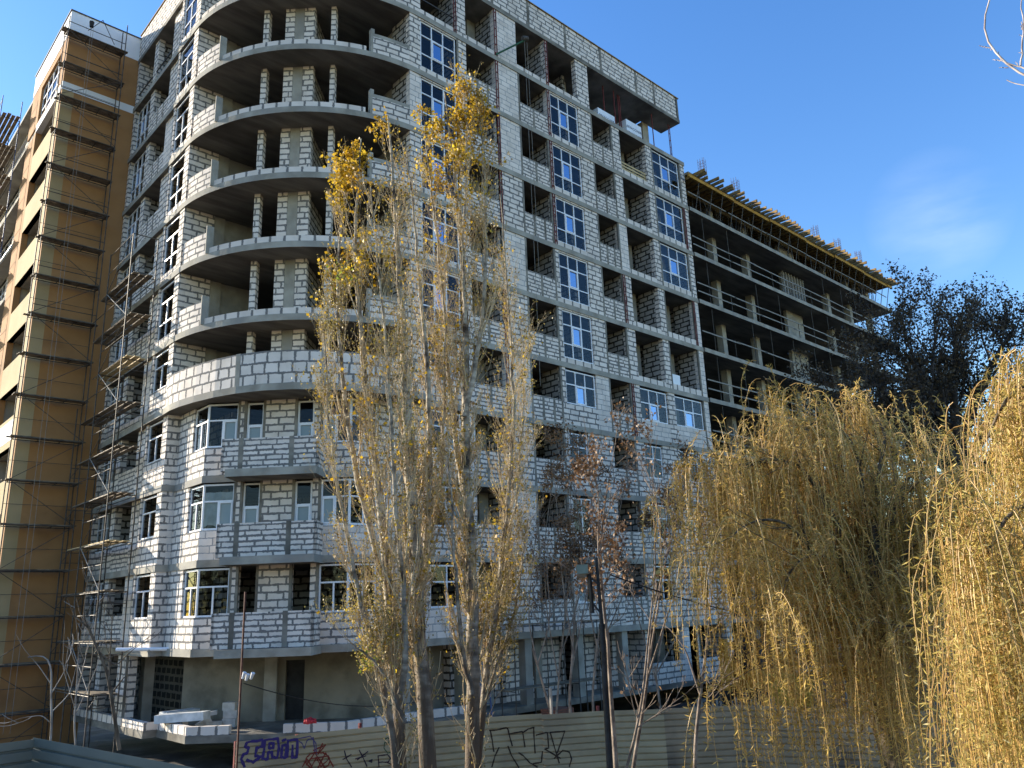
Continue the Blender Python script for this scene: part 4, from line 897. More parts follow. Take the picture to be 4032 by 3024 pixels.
# post with site lights, cables
ps = thing('lamp_post', 'thin rusty post with two white site lamps at the end of the hoarding', 'lamp post')
a, c_ = at(966, 2330, 22.4), at(944, 2990, 22.4)
b = MB(); b.bar((a[0], a[1], -1), tuple(a), .04); b.build('pole', noisy('old rusty tube', (.05, .022, .015), (.12, .05, .035), 9, .8), ps)
m_ = at(958, 2668, 22.3)
for dx, dz in ((-.04, .05), (.05, .0), (.18, .02)): b = MB(); b.tube((m_[0]+dx, m_[1]-.05, m_[2]+dz-.07), (m_[0]+dx+.02, m_[1]-.12, m_[2]+dz+.08), .03, r2=.05, n=8); b.build('lamp_head', M['pvc'], ps)
base_at(ps, (a[0], a[1], -1))
def cable(label, a, b_, sag, r=.012, m='dark'):
    q = MB(); a, b_ = Vector(a), Vector(b_); pr = a
    for i in range(1, 15):
        t = i/14; p = a.lerp(b_, t)-Vector((0, 0, sag*4*t*(1-t))); q.tube(pr, p, r, n=4); pr = p
    return tag(q.build('cable', M[m]), label, 'cable')
cable('black cable sagging from the rusty post behind the poplars', at(958, 2690, 22.3), (1.2, .2, 1.2), .5)
cable('black cable running from the street lamp to the right', at(2400, 2262, 15.2), at(3500, 2480, 19), .25)
# street lamp
lp = thing('street_lamp', 'dark tapered street lamp post with a floodlight on its bracket', 'street lamp')
mtl = noisy('black lamp paint', (.012, .013, .015), (.03, .032, .036), 8, .45)
D_ = 15.0; top = at(2348, 2195, D_); mid = at(2370, 2462, D_); bot = at(2404, 3150, D_)
b = MB(); b.tube((bot[0], bot[1], -1.0), tuple(mid), .062, n=12, r2=.052); b.build('lower_pole', mtl, lp); b = MB(); b.tube(tuple(mid), tuple(top), .034, n=10, r2=.03); b.tube(tuple(mid-np.array([0, 0, .06])), tuple(mid+np.array([0, 0, .02])), .06, n=12); b.build('upper_pole', mtl, lp)
c3 = lambda x, y: at(1900+x/2.212, 2150+y/2.212, D_-.05)
b = MB(); b.bar(tuple(c3(930, 240)), tuple(c3(957, 585)), .055); b.bar(tuple(c3(945, 275)), tuple(c3(1008, 335)), .035); b.bar(tuple(c3(965, 505)), tuple(c3(1022, 575)), .035); b.build('bracket', mtl, lp)
hm = noisy('grey green lamp housing', (.14, .17, .13), (.2, .24, .19), 6, .5); a1, a2 = c3(820, 205), c3(918, 200)
b = MB(); b.bar(tuple(a1), tuple(a2), .25, .16); b.build('lamp_housing', hm, lp); b = MB(); b.tube(tuple(c3(835, 225)), tuple(c3(900, 250)), .13, n=10, r2=.06); b.build('reflector', M['pier'], lp)
base_at(lp, (bot[0], bot[1], -1.0))
p_ = at(2167, 2708, 25.6); b = MB(); b.bar((p_[0], p_[1], -.8), tuple(p_), .07); tag(b.build('stake', M['rail']), 'pale square timber stake rising above the hoarding', 'stake')
# red brick stack seen behind the poplars
t = thing('brick_stack', 'stack of red bricks behind the right poplar', 'brick stack'); M['brick'] = blockmat('red bricks', .25, .08, mort=.008, smear=.2, c=(.28, .11, .07), mc=(.12, .08, .06))
b = MB(); b.box(4.2, -2.6, -.5, 5.2, -1.8, .45); b.build('bricks', M['brick'], t); b = MB(); b.box(4.15, -2.65, -.7, 5.25, -1.75, -.51); b.build('pallet_base', M['plank'], t); base_at(t, (4.7, -2.2, -.7))
# white crate-like picket fence, skip and digger behind the willow
pf = thing('picket_fence', 'pale picket fence panels behind the hoarding beside the digger', 'fence')
a, c_ = at(2728, 2730, 29), at(3400, 2700, 31)
for i in range(46):
    t = i/45; x, y = a[0]*(1-t)+c_[0]*t, a[1]*(1-t)+c_[1]*t; b = MB(); b.bar((x, y, -.8), (x, y, .95+.15*math.sin(i*1.3)), .06, .025); b.build('picket', M['rail'], pf)
b = MB(); b.bar((a[0], a[1]+.04, .25), (c_[0], c_[1]+.04, .25), .03, .08); b.bar((a[0], a[1]+.04, -.4), (c_[0], c_[1]+.04, -.4), .03, .08); b.build('rail', M['rail'], pf); base_at(pf, (a[0], a[1], -.8))
M['orange'] = noisy('orange machine paint', (.52, .19, .02), (.66, .27, .04), 3, .45)
M['skip'] = noisy('olive yellow skip paint', (.38, .26, .03), (.50, .35, .05), 2, .6, c3=(.12, .08, .04))
ex = thing('digger', 'orange wheeled digger with raised arm under the willow strands', 'digger')
b = MB(); b.box(16.0, -4.4, .2, 19.0, -2.6, 1.0); b.box(18.2, -4.2, 1.0, 19.4, -2.8, 1.5); b.build('body', M['orange'], ex)
b = MB(); b.box(16.3, -4.2, 1.0, 17.8, -2.8, 2.3); b.build('cab', M['dark'], ex)
b = MB(); b.bar((14.75, -3.2, .2), (14.9, -3.2, 2.45), .28, .32, up=(0, 1, 0)); b.build('dipper_arm', M['orange'], ex)
b = MB(); b.bar((15.0, -3.2, 1.55), (16.3, -3.2, .35), .25, .3, up=(0, 1, 0)); b.bar((15.3, -3.2, 2.2), (19.0, -3.2, 2.05), .16, .2, up=(0, 1, 0)); b.build('boom', M['orange'], ex)
for x in (16.3, 18.6):
    for y in (-4.5, -2.5): b = MB(); b.tube((x, y-.18, -.15), (x, y+.18, -.15), .62, n=20); b.build('wheel', M['dark'], ex)
base_at(ex, (17.3, -3.5, -.77))
sk = thing('skip', 'olive yellow steel skip behind the willow', 'skip')
b = MB(); a = at(3030, 2760, 30); c_ = at(3215, 2760, 30); d_ = Vector((c_[0]-a[0], c_[1]-a[1], 0)); l_ = d_.length; d_.normalize(); n_ = Vector((-d_.y, d_.x, 0)); o0 = Vector((a[0], a[1], 0))
lo_ = [o0+d_*.25, o0+d_*(l_-.25), o0+d_*(l_-.25)+n_*1.4, o0+d_*.25+n_*1.4]; hi_ = [o0-n_*.1, o0+d_*l_-n_*.1, o0+d_*l_+n_*1.5, o0+n_*1.5]
for i in range(4): j = (i+1) % 4; b.quad([lo_[i]+Vector((0, 0, -.6)), lo_[j]+Vector((0, 0, -.6)), hi_[j]+Vector((0, 0, 1.6)), hi_[i]+Vector((0, 0, 1.6))], [(0, 0)]*4)
b.quad([p+Vector((0, 0, -.6)) for p in lo_], [(0, 0)]*4); b.build('tub', M['skip'], sk)
b = MB()
for i in range(4): j = (i+1) % 4; b.bar(hi_[i]+Vector((0, 0, 1.6)), hi_[j]+Vector((0, 0, 1.6)), .1)
for i in range(5): q = o0+d_*(l_*(i+.5)/5); b.bar(q+Vector((0, 0, -.5))-n_*.02, q+Vector((0, 0, 1.5))-n_*.14, .08)
b.build('rim', M['skip'], sk); base_at(sk, (a[0], a[1], -.6))

def bagthing(label, name, cat, p, s_, m, seed):
    r_ = random.Random(seed); bm = bmesh.new(); bmesh.ops.create_icosphere(bm, subdivisions=3, radius=1)
    for v in bm.verts: n = 1+.28*math.sin(v.co.x*5+seed)*math.cos(v.co.y*6)+r_.uniform(-.09, .09); v.co = Vector((v.co.x*s_*n*1.3, v.co.y*s_*n, max(v.co.z, -.45)*s_*.75*n))+Vector(p)
    me = bpy.data.meshes.new(name); bm.to_mesh(me); bm.free(); me.materials.append(m); o = bpy.data.objects.new(name, me); COL.objects.link(o); return tag(o, label, cat)
mr_ = noisy('red plastic', (.4, .02, .025), (.55, .04, .05), 4, .5)
q_ = at(1218, 2876, 30); bagthing('crumpled red bag on the low block row', 'plastic_bag', 'bag', (q_[0], q_[1], .78), .16, mr_, 1)
q_ = at(703, 2992, 22.5); bagthing('white plastic sheet lying on the rubble', 'plastic_sheet', 'plastic sheet', (q_[0], q_[1], -.45), .22, M['bag'], 2)
q_ = at(752, 2975, 22.5); bagthing('standing white plastic bag at the right end of the rubble', 'plastic_bag', 'bag', (q_[0], q_[1], -.3), .17, M['bag'], 3)
q_ = at(622, 2962, 24); bagthing('small red wrapper among the rubble', 'wrapper', 'litter', (q_[0], q_[1], -.35), .07, mr_, 4)
# ================================================================== wood on the far side of the street, behind the photographer, and far off to the right
def belt(name, label, pts, n, seed):
    r_ = np.random.default_rng(seed); P = np.array(pts, float); k = r_.integers(0, len(P)-1, n); t = r_.uniform(0, 1, (n, 1)); B = P[k]*(1-t)+P[k+1]*t+r_.normal(size=(n, 2))*4
    hh = 9+3*np.sin(B[:, 0]*.35+B[:, 1]*.21)+2*np.sin(B[:, 0]*.11+2); z = -.8+hh*np.sqrt(r_.uniform(0, 1, n)); C = np.column_stack([B, z]); D = r_.normal(size=(n, 3)); D /= np.linalg.norm(D, axis=1)[:, None]
    s_ = np.cross(D, r_.normal(size=(n, 3))); s_ /= np.linalg.norm(s_, axis=1)[:, None]; l = r_.uniform(.5, 1.5, (n, 1))
    V = np.stack([C, C+D*l*.5+s_*l*.35, C+D*l, C+D*l*.5-s_*l*.35], 1).reshape(-1, 3); me = bpy.data.meshes.new(name); me.from_pydata(V.tolist(), [], np.arange(4*n).reshape(n, 4).tolist()); me.materials.append(noisy(name+' leaves', (.035, .035, .015), (.11, .085, .035), .3, .9)); o = bpy.data.objects.new(name, me); COL.objects.link(o); tag(o, label, kind='stuff')
belt('wood', 'distant mass of bare trees across the street', [(-75, 0), (-62, -35), (-45, -62), (-15, -75), (20, -72), (55, -60), (80, -38)], 16000, 3)
belt('far_wood', 'far off tree belt on the horizon', [(90, -40), (115, -10), (120, 25), (105, 60)], 26000, 4)
# ================================================================== vegetation
def mesh_np(name, V, F, m, parent=None, smooth=False):
    me = bpy.data.meshes.new(name); V = np.asarray(V, np.float32); F = np.asarray(F, np.int32)
    me.vertices.add(len(V)); me.vertices.foreach_set('co', V.ravel()); n, k = F.shape
    me.loops.add(n*k); me.loops.foreach_set('vertex_index', F.ravel()); me.polygons.add(n)
    me.polygons.foreach_set('loop_start', np.arange(0, n*k, k, dtype=np.int32)); me.polygons.foreach_set('loop_total', np.full(n, k, np.int32))
    if smooth: me.polygons.foreach_set('use_smooth', np.ones(n, bool))
    me.update(calc_edges=True)
    me.materials.append(m); o = bpy.data.objects.new(name, me); COL.objects.link(o)
    if parent: o.parent = parent
    return o
def nrm(a): return a/np.maximum(np.linalg.norm(a, axis=-1, keepdims=True), 1e-9)
def tubes(P, R, sides=4):
    """P (S,N,3) centre lines, R (S,N) radii -> verts, quads"""
    Sn, N, _ = P.shape; T = nrm(np.gradient(P, axis=1)); ref = np.tile(np.array([1., .13, .07]), (Sn, 1)); h = np.abs(T[:, 0, 0]) > .8; ref[h] = (.1, .2, 1)
    a = nrm(np.cross(T, ref[:, None, :])); b = np.cross(T, a); an = np.arange(sides)*2*np.pi/sides
    V = P[:, :, None, :]+R[:, :, None, None]*(a[:, :, None, :]*np.cos(an)[None, None, :, None]+b[:, :, None, :]*np.sin(an)[None, None, :, None])
    idx = np.arange(Sn*N*sides).reshape(Sn, N, sides); q = np.stack([idx[:, :-1], np.roll(idx[:, :-1], -1, 2), np.roll(idx[:, 1:], -1, 2), idx[:, 1:]], -1)
    return V.reshape(-1, 3), q.reshape(-1, 4)
def leaves(C, D, L_, W_, rg, fold=.0):
    """kite shaped leaves: C base points, D unit directions, L_ lengths, W_ widths"""
    n = len(C); r = nrm(rg.normal(size=(n, 3))); s = nrm(np.cross(D, r)); L_ = np.broadcast_to(L_, n)[:, None]; W_ = np.broadcast_to(W_, n)[:, None]
    nn = np.cross(s, D)
    V = np.stack([C, C+D*L_*.45+s*W_/2+nn*W_*fold, C+D*L_, C+D*L_*.45-s*W_/2+nn*W_*fold], 1).reshape(-1, 3)
    return V, np.arange(4*n).reshape(n, 4)
class Acc:
    def __init__(s): s.V, s.F, s.n = [], [], 0
    def add(s, VF):
        V, F = VF
        if len(V): s.V.append(V); s.F.append(F+s.n); s.n += len(V)
    def out(s, name, m, parent, smooth=False): return mesh_np(name, np.concatenate(s.V), np.concatenate(s.F), m, parent, smooth)
def resample(pts, n):
    pts = np.asarray(pts, float); 
    # Catmull-like smoothing through linear + blur
    d = np.r_[0, np.cumsum(np.linalg.norm(np.diff(pts, axis=0), axis=1))]; t = np.linspace(0, d[-1], n)
    Q = np.stack([np.interp(t, d, pts[:, i]) for i in range(3)], 1)
    for _ in range(2): Q[1:-1] = (Q[:-2]+2*Q[1:-1]+Q[2:])/4
    return Q
def leafmat(name, c1, c2, trans=.35, rough=.5, scale=1.2, spec=.4):
    m = noisy(name, c1, c2, scale, rough, detail=3, spec=spec); n = m.node_tree; b = n.nodes['Principled BSDF']; o = n.nodes['Material Output']
    src = b.inputs['Base Color'].links[0].from_socket; t = n.nodes.new('ShaderNodeBsdfTranslucent'); x = n.nodes.new('ShaderNodeMixShader'); x.inputs[0].default_value = trans
    g = n.nodes.new('ShaderNodeNewGeometry'); v = n.nodes.new('ShaderNodeMixRGB'); v.blend_type = 'MULTIPLY'; v.inputs[0].default_value = .8
    rp = n.nodes.new('ShaderNodeValToRGB'); rp.color_ramp.elements[0].color = (.32, .33, .26, 1); rp.color_ramp.elements[1].color = (1.25, 1.25, 1.2, 1)
    n.links.new(g.outputs['Random Per Island'], rp.inputs[0]); n.links.new(src, v.inputs[1]); n.links.new(rp.outputs[0], v.inputs[2])
    n.links.new(v.outputs[0], b.inputs['Base Color']); n.links.new(v.outputs[0], t.inputs[0]); n.links.new(b.outputs[0], x.inputs[1]); n.links.new(t.outputs[0], x.inputs[2]); n.links.new(x.outputs[0], o.inputs[0])
    return m
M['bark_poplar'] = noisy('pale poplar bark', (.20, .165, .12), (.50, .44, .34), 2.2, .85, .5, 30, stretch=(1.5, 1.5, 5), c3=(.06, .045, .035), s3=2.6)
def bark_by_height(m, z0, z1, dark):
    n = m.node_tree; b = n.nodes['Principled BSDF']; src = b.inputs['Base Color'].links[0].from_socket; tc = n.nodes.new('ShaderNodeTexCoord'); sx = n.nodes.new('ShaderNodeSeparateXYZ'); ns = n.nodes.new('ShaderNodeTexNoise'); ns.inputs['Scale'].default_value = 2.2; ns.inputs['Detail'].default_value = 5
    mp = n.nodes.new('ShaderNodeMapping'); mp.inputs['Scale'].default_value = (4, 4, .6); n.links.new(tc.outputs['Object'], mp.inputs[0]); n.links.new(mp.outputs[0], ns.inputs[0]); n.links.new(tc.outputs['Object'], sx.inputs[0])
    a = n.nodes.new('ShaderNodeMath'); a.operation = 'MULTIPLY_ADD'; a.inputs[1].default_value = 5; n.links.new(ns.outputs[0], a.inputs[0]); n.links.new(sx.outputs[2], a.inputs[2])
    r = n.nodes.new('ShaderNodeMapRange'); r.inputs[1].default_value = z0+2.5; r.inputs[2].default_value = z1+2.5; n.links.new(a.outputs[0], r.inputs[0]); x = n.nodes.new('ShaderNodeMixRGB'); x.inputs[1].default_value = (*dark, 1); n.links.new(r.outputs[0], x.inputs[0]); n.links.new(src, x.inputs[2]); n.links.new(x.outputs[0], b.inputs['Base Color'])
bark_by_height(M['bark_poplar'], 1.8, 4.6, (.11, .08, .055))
M['bark_low'] = noisy('dark furrowed bark', (.06, .045, .032), (.20, .155, .11), 5, .95, .9, 18, stretch=(3, 3, .5))
M['twig_poplar'] = noisy('poplar twigs', (.36, .26, .14), (.62, .49, .30), 3, .6, spec=.4)
M['leaf_poplar'] = leafmat('yellow poplar leaves', (.50, .28, .015), (.66, .46, .04), .45)
M['leaf_olive'] = leafmat('brown olive poplar leaves', (.28, .20, .04), (.50, .39, .11), .35)
M['leaf_green'] = leafmat('green poplar leaves', (.16, .24, .02), (.3, .38, .05), .45)
M['bark_willow'] = noisy('willow bark', (.05, .04, .028), (.18, .14, .09), 4, .9, .9, 16, stretch=(2, 2, .6))
M['twig_willow'] = noisy('orange willow strands', (.42, .24, .065), (.66, .42, .14), 2, .45, spec=.5)
M['leaf_willow'] = leafmat('drying willow leaves', (.58, .39, .085), (.86, .63, .22), .6)
M['leaf_willow2'] = leafmat('golden willow leaves', (.42, .32, .07), (.70, .56, .20), .5)
M['bark_dark'] = noisy('dark tree bark', (.03, .025, .022), (.09, .075, .065), 3, .9)
M['leaf_dark'] = leafmat('dull dark foliage', (.05, .036, .02), (.13, .09, .05), .3)
M['bark_locust'] = noisy('locust bark', (.12, .09, .07), (.34, .27, .21), 4, .9, .5, 20)
M['pods'] = leafmat('brown seed pods', (.15, .08, .038), (.32, .18, .09), .2)
def side_dirs(T, spread, rg):
    """directions leaning away from tangents T by angle spread (radians)"""
    r = nrm(np.cross(T, nrm(rg.normal(size=T.shape)))); return nrm(T*np.cos(spread)[..., None]+r*np.sin(spread)[..., None])
def grow(parents, rad, per_m, lmin, lmax, spread, curl, rg, n=6, t0=.1, t1=1.0, rscale=.5, up=.25, taper=True):
    """children along parent lines. parents (S,N,3). Returns (K,n,3), radii (K,n)"""
    Sn, N, _ = parents.shape; seg = np.linalg.norm(np.diff(parents, axis=1), axis=2).sum(1); cnt = rg.poisson(np.maximum(seg*per_m, 0))
    si = np.repeat(np.arange(Sn), cnt); K = len(si)
    if K == 0: return np.zeros((0, n, 3)), np.zeros((0, n))
    t = rg.uniform(t0, t1, K); f = t*(N-1); i = np.minimum(f.astype(int), N-2); w_ = (f-i)[:, None]
    B = parents[si, i]*(1-w_)+parents[si, i+1]*w_; T = nrm(parents[si, i+1]-parents[si, i])
    D = side_dirs(T, rg.uniform(spread[0], spread[1], K), rg); Ls = rg.uniform(lmin, lmax, K)*(1.15-.75*t if taper else 1)
    Pn = np.zeros((K, n, 3)); Pn[:, 0] = B; d = D.copy()
    for j in range(1, n):
        d = nrm(d+np.array([0, 0, up/(n-1)*2])+rg.normal(size=(K, 3))*curl); Pn[:, j] = Pn[:, j-1]+d*(Ls/(n-1))[:, None]
    r0 = rad[si, i]*rscale; r0 = np.clip(r0, .003, .06); Rr = r0[:, None]*np.linspace(1, .3, n)[None]
    return Pn, Rr
# ---------------------------------------------------------------- the two poplars
Dp = 1.8228
def poplar(label, stems, dist, seed, clumps, low, crown_top):
    rg = np.random.default_rng(seed); root = thing('poplar_tree', label, 'tree', group='half bare poplars in front of the facade')
    tr = Acc(); tl = Acc(); br = Acc(); P0 = []; R0 = []
    for pts, r0, r1, dd in stems:
        W_ = np.array([at(x*Dp, y*Dp, dist+dd+ex) for x, y, ex in [(p[0], p[1], p[2] if len(p) > 2 else 0) for p in pts]]); Q = resample(W_, 26)
        Q[1:-1] += rg.normal(size=(24, 3))*.015; R = np.linspace(r0, r1, 26)
        tr.add(tubes(Q[None], R[None], 10))
        P0.append(Q); R0.append(R)
    P0 = np.stack(P0); R0 = np.stack(R0)
    P1, R1 = grow(P0, R0, 4.9, .8, 2.1, (.25, .55), .06, rg, 8, .12, .94, .42, .5)
    ok = P1[:, 0, 2] > .2; P1, R1 = P1[ok], R1[ok]
    P2, R2 = grow(P1, R1, 6.6, .3, 1.05, (.25, .7), .08, rg, 6, .1, 1, .5, .45)
    P3, R3 = grow(P2, R2, 7.0, .1, .36, (.4, .9), .1, rg, 4, .1, 1, .6, .4)
    br.add(tubes(P1, np.maximum(R1*.6, .0045), 5)); br.add(tubes(P2, np.maximum(R2*.6, .003), 4)); br.add(tubes(P3, np.maximum(R3*.6, .0022), 3))
    # vertical straggly shoots low down on the trunk
    if low:
        Q1, S1 = grow(P0[:, :9], R0[:, :9], low, .5, 1.6, (.3, .7), .12, rg, 7, 0, 1, .15, .7); Q2, S2 = grow(Q1, S1, 5, .15, .45, (.3, .9), .12, rg, 4, .1, 1, .6, .3)
        br.add(tubes(Q1, np.maximum(S1, .004), 4)); br.add(tubes(Q2, np.maximum(S2, .0028), 3))
    else: Q2 = np.zeros((0, 4, 3)); Q1 = Q2
    if tl.n: tl.out('trunk', M['bark_low'], root, True)
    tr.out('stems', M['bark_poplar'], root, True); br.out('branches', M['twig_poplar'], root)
    # leaves: bright clumps near the top, olive ones elsewhere
    tips = np.concatenate([P3[:, 2], P3[:, 3], P2[:, -1], P2[:, 3]]); z = tips[:, 2]
    q = tips-CAM; u = 2016+FPX*(q@AX[0])/(q@AX[2]); v = 1512-FPX*(q@AX[1])/(q@AX[2])
    ly, lo, lg = Acc(), Acc(), Acc(); pr = np.zeros(len(tips)); prr = np.zeros(len(tips)); pg = np.zeros(len(tips))
    for cx, cy, rx, ry, a, kind in clumps:
        e = np.exp(-(((u/Dp-cx)/rx)**2+((v/Dp-cy)/ry)**2)); (pr if kind == 'y' else prr if kind == 'o' else pg).__iadd__(a*e)
    prr += .3; pr += .035
    for pp, acc, sz, mul in ((pr, ly, .08, 1), (prr, lo, .042, 1), (pg, lg, .06, 1)):
        reps = rg.poisson(pp*1.6); C = np.repeat(tips, reps, 0); C = C+rg.normal(size=C.shape)*.05; D = nrm(rg.normal(size=C.shape)+np.array([0, 0, -.5])); ln_ = sz*rg.uniform(.7, 1.25, len(C)); acc.add(leaves(C, D, ln_, ln_*.85, rg, .15))
    if len(Q2):
        tips = np.concatenate([Q2[:, -1], Q2[:, 2], Q2[:, 1], Q1[:, -1]]); C = np.repeat(tips, rg.poisson(.55, len(tips)), 0)+0; C = C+rg.normal(size=C.shape)*.04; D = nrm(rg.normal(size=C.shape)+np.array([0, 0, -.5])); lo.add(leaves(C, D, .05*rg.uniform(.6, 1.2, len(C)), .038, rg, .15))
    if ly.n: ly.out('leaves', M['leaf_poplar'], root)
    if lo.n: lo.out('leaves', M['leaf_olive'], root)
    if lg.n: lg.out('leaves', M['leaf_green'], root)
    b0 = P0[0, 0]; base_at(root, (b0[0], b0[1], b0[2]))
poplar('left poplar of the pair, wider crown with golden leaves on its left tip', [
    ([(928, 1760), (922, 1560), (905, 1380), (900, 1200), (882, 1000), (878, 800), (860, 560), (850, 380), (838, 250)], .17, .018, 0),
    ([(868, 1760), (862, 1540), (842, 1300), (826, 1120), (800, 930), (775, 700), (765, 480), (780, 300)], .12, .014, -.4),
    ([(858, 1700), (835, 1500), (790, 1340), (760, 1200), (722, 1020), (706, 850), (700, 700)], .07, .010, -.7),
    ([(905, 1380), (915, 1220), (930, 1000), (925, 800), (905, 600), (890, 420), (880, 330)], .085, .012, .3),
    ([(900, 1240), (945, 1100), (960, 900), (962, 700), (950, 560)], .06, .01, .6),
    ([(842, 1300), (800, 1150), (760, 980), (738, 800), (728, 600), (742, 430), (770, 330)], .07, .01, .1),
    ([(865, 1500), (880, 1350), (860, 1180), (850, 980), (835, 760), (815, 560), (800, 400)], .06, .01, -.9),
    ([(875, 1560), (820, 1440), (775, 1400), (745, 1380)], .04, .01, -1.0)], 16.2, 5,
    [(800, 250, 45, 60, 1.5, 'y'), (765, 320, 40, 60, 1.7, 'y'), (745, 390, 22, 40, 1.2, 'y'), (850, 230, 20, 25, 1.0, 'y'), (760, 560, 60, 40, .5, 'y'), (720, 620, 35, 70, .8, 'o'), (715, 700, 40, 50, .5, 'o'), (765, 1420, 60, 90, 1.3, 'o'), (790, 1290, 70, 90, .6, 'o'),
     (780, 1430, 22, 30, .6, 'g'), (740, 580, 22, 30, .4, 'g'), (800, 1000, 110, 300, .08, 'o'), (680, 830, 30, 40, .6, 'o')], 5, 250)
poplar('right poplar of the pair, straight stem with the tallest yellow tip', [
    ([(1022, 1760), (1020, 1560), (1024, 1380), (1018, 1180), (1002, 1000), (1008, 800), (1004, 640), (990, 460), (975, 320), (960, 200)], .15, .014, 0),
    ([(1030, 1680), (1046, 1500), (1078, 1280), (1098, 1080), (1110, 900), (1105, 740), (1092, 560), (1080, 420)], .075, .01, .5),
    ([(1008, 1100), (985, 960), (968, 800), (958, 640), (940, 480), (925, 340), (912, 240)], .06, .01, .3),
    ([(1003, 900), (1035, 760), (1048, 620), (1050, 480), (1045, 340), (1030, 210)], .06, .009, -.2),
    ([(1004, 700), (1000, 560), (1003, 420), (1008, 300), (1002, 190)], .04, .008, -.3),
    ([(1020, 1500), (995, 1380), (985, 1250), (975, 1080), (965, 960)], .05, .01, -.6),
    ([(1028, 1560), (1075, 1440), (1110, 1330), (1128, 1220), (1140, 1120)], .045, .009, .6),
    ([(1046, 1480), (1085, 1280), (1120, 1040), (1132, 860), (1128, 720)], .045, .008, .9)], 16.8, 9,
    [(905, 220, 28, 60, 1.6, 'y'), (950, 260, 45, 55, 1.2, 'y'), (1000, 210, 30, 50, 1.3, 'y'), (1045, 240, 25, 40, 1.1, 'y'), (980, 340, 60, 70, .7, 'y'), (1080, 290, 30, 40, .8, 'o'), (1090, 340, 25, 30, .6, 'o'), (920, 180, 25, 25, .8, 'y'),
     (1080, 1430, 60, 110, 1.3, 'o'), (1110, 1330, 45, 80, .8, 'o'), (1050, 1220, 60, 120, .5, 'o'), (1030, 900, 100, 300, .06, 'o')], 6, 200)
# ---------------------------------------------------------------- weeping willows
def willow(label, trunk, limbs, dist, seed, strands, length, leafm, leafl, sag_n=14, twr=.0045, per_m=14, tr_r=(.26, .16), rise=1.1, bl=(.5, 1.7)):
    rg = np.random.default_rng(seed); root = thing('willow_tree', label, 'tree', group='weeping willows on the right')
    tk = Acc(); Q = resample([at(x*Dp, y*Dp, dist+d) for x, y, d in trunk], 14); tk.add(tubes(Q[None], np.linspace(tr_r[0], tr_r[1], 14)[None], 12)); tk.out('trunk', M['bark_willow'], root, True)
    lm = Acc(); L0 = []; R0 = []
    for pts, r in limbs:
        q = resample([at(x*Dp, y*Dp, dist+d) for x, y, d in pts], 20); L0.append(q); R0.append(np.linspace(r, .012, 20))
    L0, R0 = np.stack(L0), np.stack(R0); lm.add(tubes(L0, R0, 8))
    P1, R1 = grow(L0, R0, 3.0, *bl, (.3, 1.0), .1, rg, 8, .15, 1, .35, .35, False); lm.add(tubes(P1, np.maximum(R1, .006), 5)); lm.out('limbs', M['bark_willow'], root, True)
    # strands start on limbs and branches, arch over and fall
    src = np.concatenate([L0[:, 6:].reshape(-1, 3), P1.reshape(-1, 3), P1[:, 3:].reshape(-1, 3)]); K = strands; B = src[rg.integers(0, len(src), K)]+rg.normal(size=(K, 3))*.12
    az = rg.uniform(0, 2*np.pi, K); d = np.stack([np.cos(az)*.75, np.sin(az)*.75, rg.uniform(.0, rise, K)], 1); Ls = rg.uniform(*length, K); n = sag_n
    P = np.zeros((K, n, 3)); P[:, 0] = B
    for j in range(1, n):
        d = nrm(d+np.array([0, 0, -.55])+rg.normal(size=(K, 3))*.07); st = (Ls/(n-1))[:, None]; st = st*(.45 if j < 4 else 1.1); P[:, j] = P[:, j-1]+d*st
    P[:, :, 2] = np.maximum(P[:, :, 2], -.6)
    sa = Acc(); sa.add(tubes(P, twr*np.linspace(1.2, .5, n)[None]*rg.uniform(.7, 1.3, (K, 1)), 3)); sa.out('strands', M['twig_willow'], root)
    tot = int(Ls.sum()*per_m); si = rg.integers(0, K, tot); f = rg.uniform(1.5, n-1.001, tot); i = f.astype(int); w_ = (f-i)[:, None]; C = P[si, i]*(1-w_)+P[si, i+1]*w_
    D = nrm(P[si, i+1]-P[si, i]+rg.normal(size=(tot, 3))*.45); ll = leafl*rg.uniform(.6, 1.3, tot); la = Acc(); la.add(leaves(C, D, ll, ll*.17, rg, .1)); la.out('leaves', leafm, root)
    b0 = Q[0]; base_at(root, tuple(b0))
